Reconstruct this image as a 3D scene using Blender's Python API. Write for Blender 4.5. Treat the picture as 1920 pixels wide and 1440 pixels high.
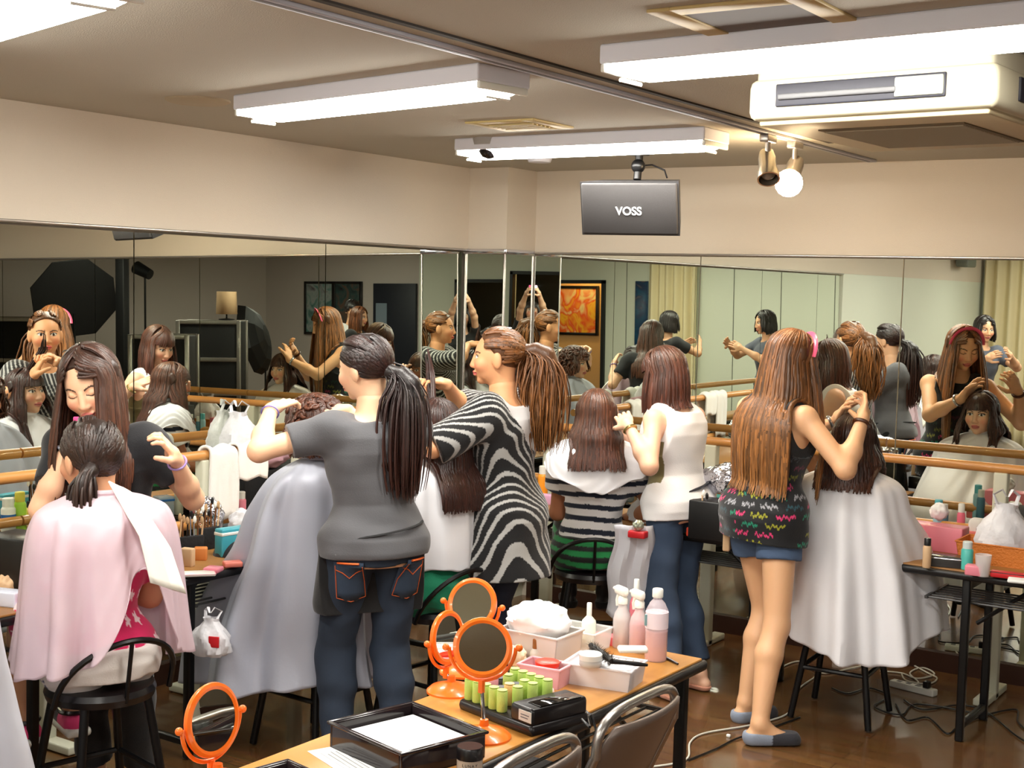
import bpy, math, random
import numpy as np
from mathutils import Vector, Matrix
for o in list(bpy.data.objects): bpy.data.objects.remove(o)
scn = bpy.context.scene
COL = scn.collection
rnd = random.Random(5)
PI = math.pi

# ---------------------------------------------------------------- camera (from the photograph's vanishing points)
F, H = 2567.0, 1.78
def _n(v): v = np.array(v, float); return v / np.linalg.norm(v)
def _ray(x, y): return np.array([(x - 960) / F, -(y - 720) / F, -1.])
_Y = _n(_ray(2700, 586)); _X = -_n(_ray(-2850, 432)); _X = _n(_X - _Y * _X.dot(_Y)); _Z = np.cross(_X, _Y)
RW = np.array([_X, _Y, _Z])                      # camera axes -> world
CAMP = np.array([0, 0, H])
def W(px, py, d): return CAMP + (RW @ _ray(px, py)) * d          # point at depth d
def at(px, py, **k):
    dd = RW @ _ray(px, py); (a, v), = k.items(); i = 'xyz'.index(a)
    return CAMP + dd * ((v - CAMP[i]) / dd[i])
cam_d = bpy.data.cameras.new('camera'); cam = bpy.data.objects.new('camera', cam_d); COL.objects.link(cam)
M4 = Matrix([list(RW[i]) + [float(CAMP[i])] for i in range(3)] + [[0, 0, 0, 1]])
cam.matrix_world = M4
cam_d.sensor_width = 36; cam_d.lens = F / 1920 * 36; cam_d.clip_start = .05; cam_d.clip_end = 100
scn.camera = cam
# ---------------------------------------------------------------- world, exposure
wd = bpy.data.worlds.new('world'); scn.world = wd; wd.use_nodes = True
wd.node_tree.nodes['Background'].inputs[0].default_value = (.9, .85, .75, 1)
wd.node_tree.nodes['Background'].inputs[1].default_value = 0.0
scn.view_settings.view_transform = 'Standard'; scn.view_settings.look = 'None'
scn.view_settings.gamma = 1; scn.view_settings.use_curve_mapping = False
scn.view_settings.exposure = 2.4
TUBE = 9.0                                        # strength of the fluorescent tubes

# ---------------------------------------------------------------- materials
def s2l(c): return tuple(((v / 12.92) if v <= .04045 else ((v + .055) / 1.055) ** 2.4) for v in c)
_mats = {}
def mat(name, rgb, rough=.6, metal=0., **k):
    if name in _mats: return _mats[name]
    m = bpy.data.materials.new(name); m.use_nodes = True; nt = m.node_tree; b = nt.nodes['Principled BSDF']
    rgb = s2l(rgb)
    b.inputs['Base Color'].default_value = (*rgb, 1); b.inputs['Roughness'].default_value = rough; b.inputs['Metallic'].default_value = metal
    if 'trans' in k: b.inputs['Transmission Weight'].default_value = k['trans']
    if 'alpha' in k: b.inputs['Alpha'].default_value = k['alpha']
    if 'emit' in k:
        b.inputs['Emission Color'].default_value = (*s2l(k.get('ecol', (1, 1, 1))), 1); b.inputs['Emission Strength'].default_value = k['emit']
    if 'sss' in k:
        b.inputs['Subsurface Weight'].default_value = k['sss']; b.inputs['Subsurface Radius'].default_value = (.02, .008, .004)
    if 'coat' in k: b.inputs['Coat Weight'].default_value = k['coat']
    if 'sheen' in k: b.inputs['Sheen Weight'].default_value = k['sheen']
    def N(t): return nt.nodes.new(t)
    if 'noise' in k:
        sc, amt, st = k['noise']
        tc = N('ShaderNodeTexCoord'); mp = N('ShaderNodeMapping'); nz = N('ShaderNodeTexNoise')
        mp.inputs['Scale'].default_value = st; nz.inputs['Scale'].default_value = sc; nz.inputs['Detail'].default_value = 4
        nt.links.new(tc.outputs['Object'], mp.inputs[0]); nt.links.new(mp.outputs[0], nz.inputs[0])
        mx = N('ShaderNodeMix'); mx.data_type = 'RGBA'
        mx.inputs[6].default_value = tuple(max(0, c * (1 - amt)) for c in rgb) + (1,); mx.inputs[7].default_value = tuple(min(1, c * (1 + amt)) for c in rgb) + (1,)
        nt.links.new(nz.outputs['Fac'], mx.inputs[0]); nt.links.new(mx.outputs[2], b.inputs['Base Color'])
    if 'bump' in k:
        sc, st, dist = k['bump']
        tc = N('ShaderNodeTexCoord'); mp = N('ShaderNodeMapping'); nz = N('ShaderNodeTexNoise'); bp = N('ShaderNodeBump')
        mp.inputs['Scale'].default_value = st; nz.inputs['Scale'].default_value = sc; bp.inputs['Distance'].default_value = dist; bp.inputs['Strength'].default_value = .6
        nt.links.new(tc.outputs['Object'], mp.inputs[0]); nt.links.new(mp.outputs[0], nz.inputs[0]); nt.links.new(nz.outputs['Fac'], bp.inputs['Height']); nt.links.new(bp.outputs[0], b.inputs['Normal'])
    if k.get('vcol'):
        a = N('ShaderNodeAttribute'); a.attribute_name = 'Col'; nt.links.new(a.outputs['Color'], b.inputs['Base Color'])
    _mats[name] = m; return m
SKIN = mat('skin', (.86, .68, .55), .5, vcol=1, sss=.12)
CLOTH = mat('printed cloth', (.8, .8, .8), .85, vcol=1, bump=(220, (1, 1, 1), .0012), sheen=.2)
HAIR = mat('hair', (.2, .1, .06), .38, vcol=1, bump=(260, (1, 1, .04), .002))
SILVER = mat('silver nylon', (.70, .715, .77), .5, .08, bump=(60, (1, 1, 1), .001))
WHITEC = mat('white nylon cape', (.93, .93, .95), .55, bump=(14, (1, 1, .5), .006), sheen=.2)
TOWEL = mat('white towel', (.95, .94, .92), .95, bump=(400, (1, 1, 1), .004), sheen=.4)
BLACKM = mat('black metal', (.05, .05, .055), .35, .3)
BLACKP = mat('black plastic', (.07, .06, .07), .3)
CHROME = mat('chrome', (.85, .86, .9), .12, 1.)
STEEL = mat('brushed steel', (.7, .68, .66), .3, .9)
WHITEP = mat('white plastic', (.93, .93, .9), .35)
CREAMP = mat('cream post paint', (.80, .80, .72), .5)
ORANGE = mat('orange plastic', (.98, .45, .10), .3, coat=.3)
BARRE = mat('barre wood', (.80, .56, .30), .35, noise=(6, .22, (1, 1, 1)), coat=.3)
CLEARP = mat('clear plastic', (.93, .93, .93), .25, alpha=.42)
DENIM = mat('denim', (.19, .27, .38), .9, vcol=1, bump=(300, (1, 1, 1), .001))
FOIL = mat('silver foil', (.82, .82, .85), .18, 1., bump=(30, (1, 1, 1), .03))
PAPER = mat('paper', (.96, .97, .96), .7)
def mirror_mat():
    m = bpy.data.materials.new('mirror glass'); m.use_nodes = True; b = m.node_tree.nodes['Principled BSDF']
    b.inputs['Base Color'].default_value = (.80, .83, .75, 1); b.inputs['Metallic'].default_value = 1; b.inputs['Roughness'].default_value = 0.004
    return m
MIRROR = mirror_mat()

# ---------------------------------------------------------------- mesh helpers
class MB:
    def __init__(s): s.v = []; s.f = []
    def add(s, vs, fs):
        o = len(s.v); s.v += [tuple(map(float, p)) for p in vs]; s.f += [tuple(o + i for i in f) for f in fs]; return s
    def box(s, c, d, r=0., rz=0., R=None):
        """box of size d centred at c; r chamfers the edges"""
        cx, cy, cz = c; hx, hy, hz = d[0] / 2, d[1] / 2, d[2] / 2
        r = min(r, hx * .95, hy * .95, hz * .95)
        vs = []; fs = []
        if r <= 0:
            vs = [(sx * hx, sy * hy, sz * hz) for sx in (-1, 1) for sy in (-1, 1) for sz in (-1, 1)]
            fs = [(0, 1, 3, 2), (4, 6, 7, 5), (0, 4, 5, 1), (2, 3, 7, 6), (0, 2, 6, 4), (1, 5, 7, 3)]
        else:
            def ring(z, q, rr):
                out = []
                for (sx, sy, a0) in ((1, 1, 0), (-1, 1, PI / 2), (-1, -1, PI), (1, -1, 3 * PI / 2)):
                    for k in range(4):
                        a = a0 + k * PI / 6
                        out.append((sx * (hx - r) + (rr) * math.cos(a), sy * (hy - r) + (rr) * math.sin(a), z))
                return out
            lv = [(-hz, r * .35), (-hz + r * .35, r * .8), (-hz + r, r), (hz - r, r), (hz - r * .35, r * .8), (hz, r * .35)]
            for z, rr in lv: vs += ring(z, 0, rr)
            n = 16
            for i in range(len(lv) - 1):
                for j in range(n): fs.append((i * n + j, i * n + (j + 1) % n, (i + 1) * n + (j + 1) % n, (i + 1) * n + j))
            fs.append(tuple(reversed(range(n)))); fs.append(tuple(range((len(lv) - 1) * n, len(lv) * n)))
        c_, s_ = math.cos(rz), math.sin(rz)
        if R is not None: vs = [tuple(R @ Vector(p)) for p in vs]
        else: vs = [(x * c_ - y * s_, x * s_ + y * c_, z) for x, y, z in vs]
        return s.add([(x + cx, y + cy, z + cz) for x, y, z in vs], fs)
    def tube(s, pts, r, n=10, cap=True, flat=1., closed=False):
        pts = [np.array(p, float) for p in pts]; m = len(pts)
        rs = r if hasattr(r, '__len__') else [r] * m
        up = np.array([0, 0, 1.]); vs = []; fs = []
        T = []
        for i in range(m):
            a = pts[(i - 1) % m] if (closed or i > 0) else pts[i]; b = pts[(i + 1) % m] if (closed or i < m - 1) else pts[i]
            T.append(_n(b - a + 1e-9))
        u = np.cross(T[0], up)
        if np.linalg.norm(u) < .2: u = np.cross(T[0], [1, 0, 0])
        u = _n(u)
        for i in range(m):
            u = _n(u - T[i] * u.dot(T[i])); w = np.cross(T[i], u)
            for k in range(n):
                a = 2 * PI * k / n; vs.append(pts[i] + rs[i] * (math.cos(a) * u + flat * math.sin(a) * w))
        for i in range(m if closed else m - 1):
            i2 = (i + 1) % m
            for k in range(n): fs.append((i * n + k, i * n + (k + 1) % n, i2 * n + (k + 1) % n, i2 * n + k))
        if cap and not closed: fs.append(tuple(reversed(range(n)))); fs.append(tuple(range((m - 1) * n, m * n)))
        return s.add(vs, fs)
    def lathe(s, prof, c=(0, 0, 0), n=24, R=None, sx=1., sy=1., cap0=True):
        """prof: (radius, z) pairs from the bottom up"""
        vs = []; fs = []; m = len(prof)
        for r, z in prof:
            for k in range(n):
                a = 2 * PI * k / n; p = Vector((r * math.cos(a) * sx, r * math.sin(a) * sy, z))
                if R is not None: p = R @ p
                vs.append((p[0] + c[0], p[1] + c[1], p[2] + c[2]))
        for i in range(m - 1):
            for k in range(n): fs.append((i * n + k, i * n + (k + 1) % n, (i + 1) * n + (k + 1) % n, (i + 1) * n + k))
        if cap0 and prof[0][0] > 1e-4: fs.append(tuple(reversed(range(n))))
        if prof[-1][0] > 1e-4: fs.append(tuple(range((m - 1) * n, m * n)))
        return s.add(vs, fs)
    def ball(s, c, r, n=14):
        r = r if hasattr(r, '__len__') else (r, r, r); vs = []; fs = []; m = n // 2 + 1
        for i in range(m + 1):
            t = PI * i / m
            for k in range(n):
                a = 2 * PI * k / n; vs.append((c[0] + r[0] * math.sin(t) * math.cos(a), c[1] + r[1] * math.sin(t) * math.sin(a), c[2] - r[2] * math.cos(t)))
        for i in range(m):
            for k in range(n): fs.append((i * n + k, i * n + (k + 1) % n, (i + 1) * n + (k + 1) % n, (i + 1) * n + k))
        return s.add(vs, fs)
    def build(s, name, m, parent=None, smooth=True, loc=None, col=None, sub=0, solid=0):
        me = bpy.data.meshes.new(name); me.from_pydata(s.v, [], s.f); me.update()
        if smooth:
            me.shade_smooth()
        o = bpy.data.objects.new(name, me); COL.objects.link(o); me.materials.append(m)
        if smooth:
            ang = math.radians(38); import bmesh
            bm = bmesh.new(); bm.from_mesh(me)
            bmesh.ops.recalc_face_normals(bm, faces=bm.faces)
            for e in bm.edges:
                if len(e.link_faces) == 2 and e.calc_face_angle(0) > ang: e.smooth = False
            bm.to_mesh(me); bm.free()
        if col is not None: setcol(me, np.tile(np.array(col, np.float32), (len(s.v), 1)) if np.ndim(col) == 1 else col)
        if parent: o.parent = parent
        if loc is not None: o.location = loc
        if solid:
            md = o.modifiers.new('s', 'SOLIDIFY'); md.thickness = solid; md.offset = 0
        if sub:
            md = o.modifiers.new('u', 'SUBSURF'); md.levels = sub; md.render_levels = sub
        return o
def setcol(me, c):
    c = np.asarray(c, np.float32)
    c = np.where(c <= .04045, c / 12.92, ((c + .055) / 1.055) ** 2.4)
    a = me.color_attributes.new('Col', 'FLOAT_COLOR', 'POINT')
    a.data.foreach_set('color', np.concatenate([c[:, :3], np.ones((len(c), 1), np.float32)], 1).astype(np.float32).ravel())
def empty(name, loc, rz=0., label=None, cat=None, group=None):
    o = bpy.data.objects.new(name, None); COL.objects.link(o); o.location = tuple(float(v) for v in loc); o.rotation_euler = (0, 0, rz); o.empty_display_size = .1
    if label: tag(o, label, cat, group)
    return o
def tag(o, label, cat, group=None):
    o['label'] = label; o['category'] = cat
    if group: o['group'] = group
    return o
def struct(o): o['kind'] = 'structure'; return o
def copy_tree(o, label=None, loc=None, rz=None, group=None):
    def cp(a, par):
        c = a.copy(); COL.objects.link(c); c.parent = par
        for ch in list(a.children): cp(ch, c)
        return c
    c = cp(o, None)
    if label: c['label'] = label
    if group: c['group'] = group
    if loc is not None: c.location = tuple(float(v) for v in loc)
    if rz is not None: c.rotation_euler = (0, 0, rz)
    return c

# ---------------------------------------------------------------- room
XM, YM, ZC = -4.55, 6.53, 2.435                    # mirror planes and ceiling
XR, YB = 7.2, -3.7
WALLM = mat('pinkish cream wallpaper', (.86, .815, .75), .9, bump=(300, (1, 1, 1), .002))
CEILM = mat('ceiling plaster', (.71, .685, .63), .95, bump=(260, (1, 1, 1), .003))
PANEL = mat('white wall panel', (.86, .88, .82), .55)
GREYW = mat('grey back wall', (.78, .74, .72), .9)
def floor_mat():
    m = bpy.data.materials.new('wood plank floor'); m.use_nodes = True; nt = m.node_tree; b = nt.nodes['Principled BSDF']
    tc = nt.nodes.new('ShaderNodeTexCoord'); br = nt.nodes.new('ShaderNodeTexBrick'); nz = nt.nodes.new('ShaderNodeTexNoise'); mp = nt.nodes.new('ShaderNodeMapping')
    br.inputs['Scale'].default_value = 1; br.inputs['Brick Width'].default_value = .9; br.inputs['Row Height'].default_value = .075; br.inputs['Mortar Size'].default_value = .0015
    br.inputs['Color1'].default_value = (*s2l((.50, .35, .20)), 1); br.inputs['Color2'].default_value = (*s2l((.44, .295, .165)), 1); br.inputs['Mortar'].default_value = (.03, .015, .01, 1)
    nt.links.new(tc.outputs['Object'], br.inputs[0]); nt.links.new(tc.outputs['Object'], mp.inputs[0]); mp.inputs['Scale'].default_value = (2, 30, 1)
    nt.links.new(mp.outputs[0], nz.inputs[0]); nz.inputs['Scale'].default_value = 2
    mx = nt.nodes.new('ShaderNodeMix'); mx.data_type = 'RGBA'; mx.blend_type = 'MULTIPLY'; mx.inputs[0].default_value = .5
    nt.links.new(br.outputs[0], mx.inputs[6]); nt.links.new(nz.outputs['Color'], mx.inputs[7]); nt.links.new(mx.outputs[2], b.inputs['Base Color'])
    b.inputs['Roughness'].default_value = .22; b.inputs['Coat Weight'].default_value = .25
    return m
def slab(name, x0, x1, y0, y1, z0, z1, m, par=None):
    o = MB().box(((x0 + x1) / 2, (y0 + y1) / 2, (z0 + z1) / 2), (x1 - x0, y1 - y0, z1 - z0)).build(name, m, par, smooth=False)
    return o if par else struct(o)
slab('floor', XM - .3, XR, YB - 2.5, YM + .3, -.1, 0, floor_mat())
slab('ceiling', XM - .3, XR, YB - 2.5, YM + .3, ZC, ZC + .1, CEILM)
slab('wall_left', XM - .2, XM - .06, YB, YM + .2, 0, ZC, WALLM)
slab('wall_left_upper', XM - .06, XM + .004, YB, YM, 1.985, ZC, WALLM)
slab('wall_left_panelled', XM - .06, XM, YB, .93, 0, 1.985, PANEL)
slab('wall_right', XM - .2, XR, YM + .02, YM + .2, 0, ZC, WALLM)
slab('wall_pillar', XM + .0041, -4.285, 6.2405 + .02, YM + .02, 1.982, ZC, WALLM)
slab('wall_pillar_core', XM + .004, -4.305, 6.2405 + .05, YM + .02, 0, 1.982, PANEL)
slab('wall_side', XR, XR + .1, YB, YM, 0, ZC, GREYW)
# mirrors: wall glass in panels, each its own thing
def mirror_panel(name, c, d, label, lean=0.):
    o = MB().box((0, 0, d[2] / 2), d).build(name, MIRROR, None, smooth=False); o.location = c
    if lean: o.rotation_euler = (0, -lean, 0)
    return tag(o, label, 'mirror', 'wall mirror panels')
MZ0, MZ1 = .09, 1.965
ys = [.96, 1.5, 2.7, 3.9, 5.1, 6.24]
nm = ['narrow end panel of the left wall mirror', 'left wall mirror panel out of view beyond the silver cape', 'leftmost wall mirror panel above the black bag and caped client', 'left wall mirror panel behind the long-haired stylist in black', 'left wall mirror panel behind the grey T-shirt stylist']
for i in range(5):
    mirror_panel('wall_mirror', (XM - .006, (ys[i] + ys[i + 1]) / 2, MZ0), (.01, ys[i + 1] - ys[i] - .006, MZ1 - MZ0), nm[i], .010)
xs = [-4.27, -3.23, -2.15, -1.07, .01, 1.09, 2.17]
nm = ['far wall mirror panel beside the pillar, below the speaker', 'far wall mirror panel behind the white sleeveless stylist', 'far wall mirror panel behind the pink headband stylist', 'rightmost far wall mirror panel in view, showing curtain', 'far wall mirror panel just beyond the right picture edge', 'far wall mirror panel furthest to the right']
for i in range(6):
    mirror_panel('wall_mirror', ((xs[i] + xs[i + 1]) / 2, YM + .006, MZ0), (xs[i + 1] - xs[i] - .006, .01, MZ1 - MZ0), nm[i])
mirror_panel('wall_mirror', ((XM - 4.285) / 2 + .003, 6.246, MZ0), (.25, .01, MZ1 - MZ0), 'narrow mirror strip on the front face of the corner pillar')
mirror_panel('wall_mirror', (-4.284, 6.39, MZ0), (.01, .28, MZ1 - MZ0), 'narrow mirror strip on the side face of the corner pillar')
def trim(n, c, d, m): struct(MB().box(c, d, .004).build('trim_%d' % n, m))
trim(1, (XM + .012, (6.24 + .96) / 2, 1.979), (.014, 5.28, .012), STEEL)
trim(2, ((-4.27 + 2.17) / 2, YM - .004, 1.974), (6.44, .014, .012), STEEL)
trim(3, (-4.415, 6.237, 1.972), (.28, .012, .028), CHROME)
trim(10, (-4.282, 6.244, 1.03), (.012, .012, 1.88), STEEL)
trim(11, (-4.542, 6.238, 1.03), (.010, .010, 1.88), STEEL)
trim(12, (-4.278, 6.522, 1.03), (.010, .010, 1.88), STEEL)
trim(4, (-4.275, 6.385, 1.972), (.012, .29, .028), CHROME)
WOODB = mat('dark baseboard wood', (.22, .12, .08), .4)
for nme, c, d in (('baseboard_left', (XM + .012, 3.6, .045), (.024, 5.26, .09)), ('baseboard_right', (-1.05, YM - .012, .045), (6.4, .024, .09)), ('baseboard_pillar', (-4.4, 6.225, .045), (.27, .024, .09))):
    struct(MB().box(c, d).build(nme, WOODB, smooth=False))
# back of the room (seen in the mirrors)
slab('wall_back', -4.55, .62, YB - .12, YB, 0, ZC, PANEL)
slab('wall_back_over_opening', .62, 2.8, YB - .12, YB, 2.0, ZC, PANEL)
slab('wall_back_white', 2.8, 3.95, YB - .12, YB, 0, ZC, PANEL)
slab('wall_back_grey', 3.95, XR, YB - .12, YB, 0, ZC, GREYW)
slab('wall_alcove', .2, 2.25, YB - 1.3, YB - 1.2, 0, ZC, mat('warm alcove wall', (.93, .74, .50), .8))
slab('wall_alcove_side', 3.9, 4.0, YB - 1.2, YB - .12, 0, ZC, mat('dark green partition', (.13, .17, .15), .7))
slab('wall_alcove_far', 2.25, 4.0, YB - 1.25, YB - 1.15, 0, ZC, mat('dark partition', (.15, .15, .14), .7))
slab('wall_alcove_left', .1, .2, YB - 1.3, YB - .12, 0, ZC, GREYW)
GAP = mat('dark joint', (.35, .36, .33), .8)
for i, x in enumerate((-2.75, -2.02, -1.35, .28)):
    struct(MB().box((x, YB + .002, 1.2), (.008, .006, 2.4)).build('trim_%d' % (5 + i), GAP, smooth=False))
DK = mat('dark door frame', (.04, .06, .05), .5)
dr = empty('door_1', (1.71, YB + .01, 0)); dr['kind'] = 'structure'
MB().box((-1.07, 0, 1.0), (.05, .08, 2.0)).box((1.07, 0, 1.0), (.05, .08, 2.0)).box((0, 0, 1.99), (2.19, .08, .05)).build('door_frame', DK, dr, smooth=False)
d2 = empty('door_2', (4.4, YB + .03, 0)); d2['kind'] = 'structure'
MB().box((0, 0, .98), (.85, .05, 1.96), .004).build('door_leaf', mat('navy door', (.09, .11, .16), .5), d2)
MB().ball((.36, .05, 1.0), .03).build('door_handle', CHROME, d2)
MB().box((.25, .03, 1.3), (.22, .01, .7)).build('door_window', mat('pale door pane', (.5, .56, .62), .2), d2)

# ---------------------------------------------------------------- ceiling things
LAMPM = mat('fluorescent tube glow', (1, 1, 1), .5, emit=TUBE, ecol=(1., .985, .95))
HOUSE = mat('white lamp housing', (.88, .88, .92), .5)
def ceiling_lamp(cx, cy, rz, label, L=1.25):
    e = empty('ceiling_light', (cx, cy, ZC), math.radians(rz), label, 'ceiling light', 'fluorescent ceiling lights')
    MB().box((0, 0, -.026), (L, .225, .052), .006).build('housing', HOUSE, e, smooth=False)
    a, b, z0, z1 = L / 2 - .012, .104, -.052, -.082
    MB().add([(-a, -b, z0), (a, -b, z0), (a, b, z0), (-a, b, z0), (-a + .04, -b + .045, z1), (a - .04, -b + .045, z1), (a - .04, b - .045, z1), (-a + .04, b - .045, z1)], [(7, 6, 5, 4), (0, 1, 5, 4), (1, 2, 6, 5), (2, 3, 7, 6), (3, 0, 4, 7)]).build('diffuser', LAMPM, e, smooth=False)
    for sgn in (-1, 1):
        MB().box((sgn * (L / 2 - .007), 0, -.062), (.014, .21, .022), .004).tube([(sgn * (L / 2 - .03), -.05, -.088), (sgn * (L / 2 - .03), .05, -.088)], .006, 6).build('end_cap', WHITEP, e)
    return e
lamps = [(-2.97, 2.07, -14, 'ceiling light at the top left corner, nearest on the left side'), (-2.98, 3.53, -10, 'middle ceiling light above the zebra-print stylist'),
         (-3.08, 5.08, -1, 'farthest ceiling light, just above the hanging black speaker'), (-1.325, 3.28, -4, 'ceiling light at right, in front of the air conditioner', 1.16),
         (-2.9, .3, 0, 'ceiling light behind the viewer on the mirror side'), (-.8, 0.3, 0, 'ceiling light over the photographer'), (-1.0, -2.2, 0, 'ceiling light near the back curtain'), (-3.0, -2.2, 0, 'ceiling light near the corner curtain'), (4.4, -1.6, 0, 'added fill light on the ceiling far to the right near the posters'), (4.4, 2.0, 0, 'added fill light on the ceiling far to the right above the equipment racks'), (2.2, 1.0, 0, 'added fill light on the ceiling between the photographer and the equipment racks')]  # the last three lights are unseen additions that brighten the dark far side
for a in lamps: ceiling_lamp(*a)
# alcove lamp (warm)
e = empty('picture_lamp', (1.5, YB - .65, ZC), 0, 'small warm ceiling lamp in the alcove over the painting', 'lamp')
MB().lathe([(.09, -.03), (.09, 0)]).build('lamp_base', WHITEP, e); MB().ball((0, 0, -.07), .06).build('bulb', mat('warm bulb', (1, .9, .7), .4, emit=45, ecol=(1, .84, .6)), e)
# lighting track + curtain rail groove
e = empty('ceiling_track', (-2.30, 3.4, ZC), 0, 'long grey lighting track running across the ceiling to the far wall', 'track')
MB().box((0, 0, -.006), (.045, 6.1, .012), .003).build('rail', mat('grey track paint', (.68, .68, .72), .5), e); MB().box((0.10, -.4, -.003), (.022, 5.3, .006)).build('dark_groove', mat('dark groove', (.2, .17, .14), .8), e)
MB().box((0, 0, -.0125), (.014, 6.0, .002)).build('slot', mat('slot grey', (.45, .44, .45), .6), e)
def spotlight(y, label, aim, lit):
    e = empty('spotlight', (-2.30, y, ZC - .012), 0, label, 'spotlight', 'track spotlights')
    MB().box((0, 0, -.015), (.04, .09, .03), .005).tube([(0, 0, -.03), (0, 0, -.075)], .012).build('adapter', STEEL, e)
    d = _n(aim); R = Vector((0, 0, 1)).rotation_difference(Vector(d)).to_matrix()
    MB().lathe([(.006, -.055), (.03, -.05), (.036, -.02), (.036, .03), (.046, .07), (.046, .09), (.040, .09), (.036, .05), (.03, .02)], (0, 0, -.11), 20, R).build('lamp_shade', STEEL if lit else mat('dull chrome', (.7, .68, .63), .25, .9), e)
    c = np.array([0, 0, -.11]) + d * (.1 if lit else .05)
    MB().ball(c, .058 if lit else .034).build('bulb', mat('lit bulb', (1, 1, 1), .3, emit=30, ecol=(1, .87, .68)) if lit else mat('grey lens', (.5, .45, .4), .1), e)
    return e
spotlight(5.22, 'track spotlight that is off, chrome can left of the glowing one', (.35, -.55, -.9), 0)
spotlight(5.50, 'glowing track spotlight with a round bright bulb', (.1, -.8, -.75), 1)
# hanging speaker
p = at(1193, 383, y=5.35)
e = empty('speaker', (p[0], p[1], p[2]), math.radians(13), 'black wall speaker hanging from a ceiling bracket before the far wall', 'speaker')
hw, hh, hd = .222, .118, .105
Rm = Matrix.Rotation(math.radians(14), 3, 'X')
def spk(bm, x0, z0, x1, z1, y0, y1):
    vs = []
    for (y, k) in ((y0, 1.), (y1, .78)):
        for (x, z) in ((-x0, -z0), (x0, -z0), (x0, z0), (-x0, z0)): vs.append(tuple(Rm @ Vector((x * k, y, z * k if y == y1 else z))))
    return bm.add(vs, [(0, 1, 2, 3), (7, 6, 5, 4), (0, 4, 5, 1), (1, 5, 6, 2), (2, 6, 7, 3), (3, 7, 4, 0)])
spk(MB(), hw, hh, 0, 0, -hd, hd).build('cabinet', mat('speaker cabinet black', (.16, .155, .16), .5), e, smooth=False)
MB().box((0, 0, 0), (hw * 1.94, .02, hh * 1.9), .008, R=Rm).build('grille', mat('speaker grille', (.19, .18, .18), .7, bump=(900, (1, 1, 1), .002)), e).location = Rm @ Vector((0, -hd - .004, 0))
MB().tube([(0, .0, hh - .01), (0, .02, hh + .07), (0, .02, ZC - p[2] - .05)], .018).lathe([(.045, ZC - p[2] - .06), (.07, ZC - p[2] - .02), (.085, ZC - p[2])], (0, .02, 0)).ball((0, .01, hh + .05), .032).build('bracket', BLACKM, e)
MB().tube([(0, .0, hh + .05), (.05, .06, hh + .06), (.11, .05, hh + .035), (.13, .02, hh)], .004, 6).build('cable', BLACKP, e)
def text_mesh(txt, size, m, parent, loc, R, name='lettering', ext=.001, bold=.0):
    cu = bpy.data.curves.new(name, 'FONT'); cu.body = txt; cu.size = size; cu.extrude = ext; cu.align_x = 'CENTER'; cu.align_y = 'CENTER'; cu.offset = bold
    o = bpy.data.objects.new(name, cu); COL.objects.link(o)
    me = bpy.data.meshes.new_from_object(o.evaluated_get(bpy.context.evaluated_depsgraph_get())); bpy.data.objects.remove(o)
    o = bpy.data.objects.new(name, me); COL.objects.link(o); me.materials.clear(); me.materials.append(m); o.parent = parent
    o.matrix_local = Matrix.Translation(Vector(tuple(loc))) @ R.to_4x4(); return o
text_mesh('VOSS', .05, mat('silver lettering', (.85, .85, .85), .4), e, Rm @ Vector((.0, -hd - .016, -.01)), Rm @ Matrix.Rotation(PI / 2, 3, 'X'), bold=.001)
# air conditioner
def px(v): return v
ax0, ax1, ay0, ay1 = -1.44, -.70, 3.60, 4.38
ax0, ax1, ay0, ay1 = -1.62, -.92, 3.56, 4.38
ACW = mat('cream air conditioner plastic', (.80, .77, .67), .45)
e = empty('air_conditioner', ((ax0 + ax1) / 2, (ay0 + ay1) / 2, ZC), math.radians(-4), 'boxy cream air conditioner hanging from the ceiling at upper right', 'air conditioner')
w, d = ax1 - ax0, ay1 - ay0
MB().box((0, 0, -.04), (w - .03, d - .03, .08), .02).build('upper_case', mat('air conditioner top case', (.78, .75, .66), .5), e)
MB().box((0, 0, -.115), (w, d, .11), .022).build('case', ACW, e)
MB().box((0, 0, -.175), (w - .05, d - .05, .02), .008).build('bottom_panel', mat('air conditioner panel', (.80, .74, .60), .5), e)
bm = MB()
for i in range(40): bm.box((0, -.22 + i * .0115, -.190), (.40, .0045, .006))
g = MB().box((0, .005, -.186), (.42, .5, .006)).build('grille', mat('grille shadow', (.5, .46, .38), .8), e)
bm.build('slats', mat('grille slat', (.68, .63, .53), .6), g, smooth=False)
for k, (c, dd) in enumerate((((-.02, -d / 2 - .001, -.108), (.48, .012, .062)), ((w / 2 + .001, 0, -.108), (.012, .5, .062)))):
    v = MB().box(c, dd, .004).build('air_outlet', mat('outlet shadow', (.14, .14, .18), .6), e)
    c2 = (c[0] - .06, c[1] - .008, c[2] - .005) if k == 0 else (c[0] + .008, c[1], c[2])
    MB().box(c2, (.34, .012, .016) if k == 0 else (.012, .4, .016), .004).build('flap', mat('flap', (.32, .32, .33), .5), v)
    if k == 0: MB().box((.15, c[1] - .006, -.108), (.13, .012, .05), .004).build('flap_end', mat('flap end', (.62, .64, .60), .5), v)
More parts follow.
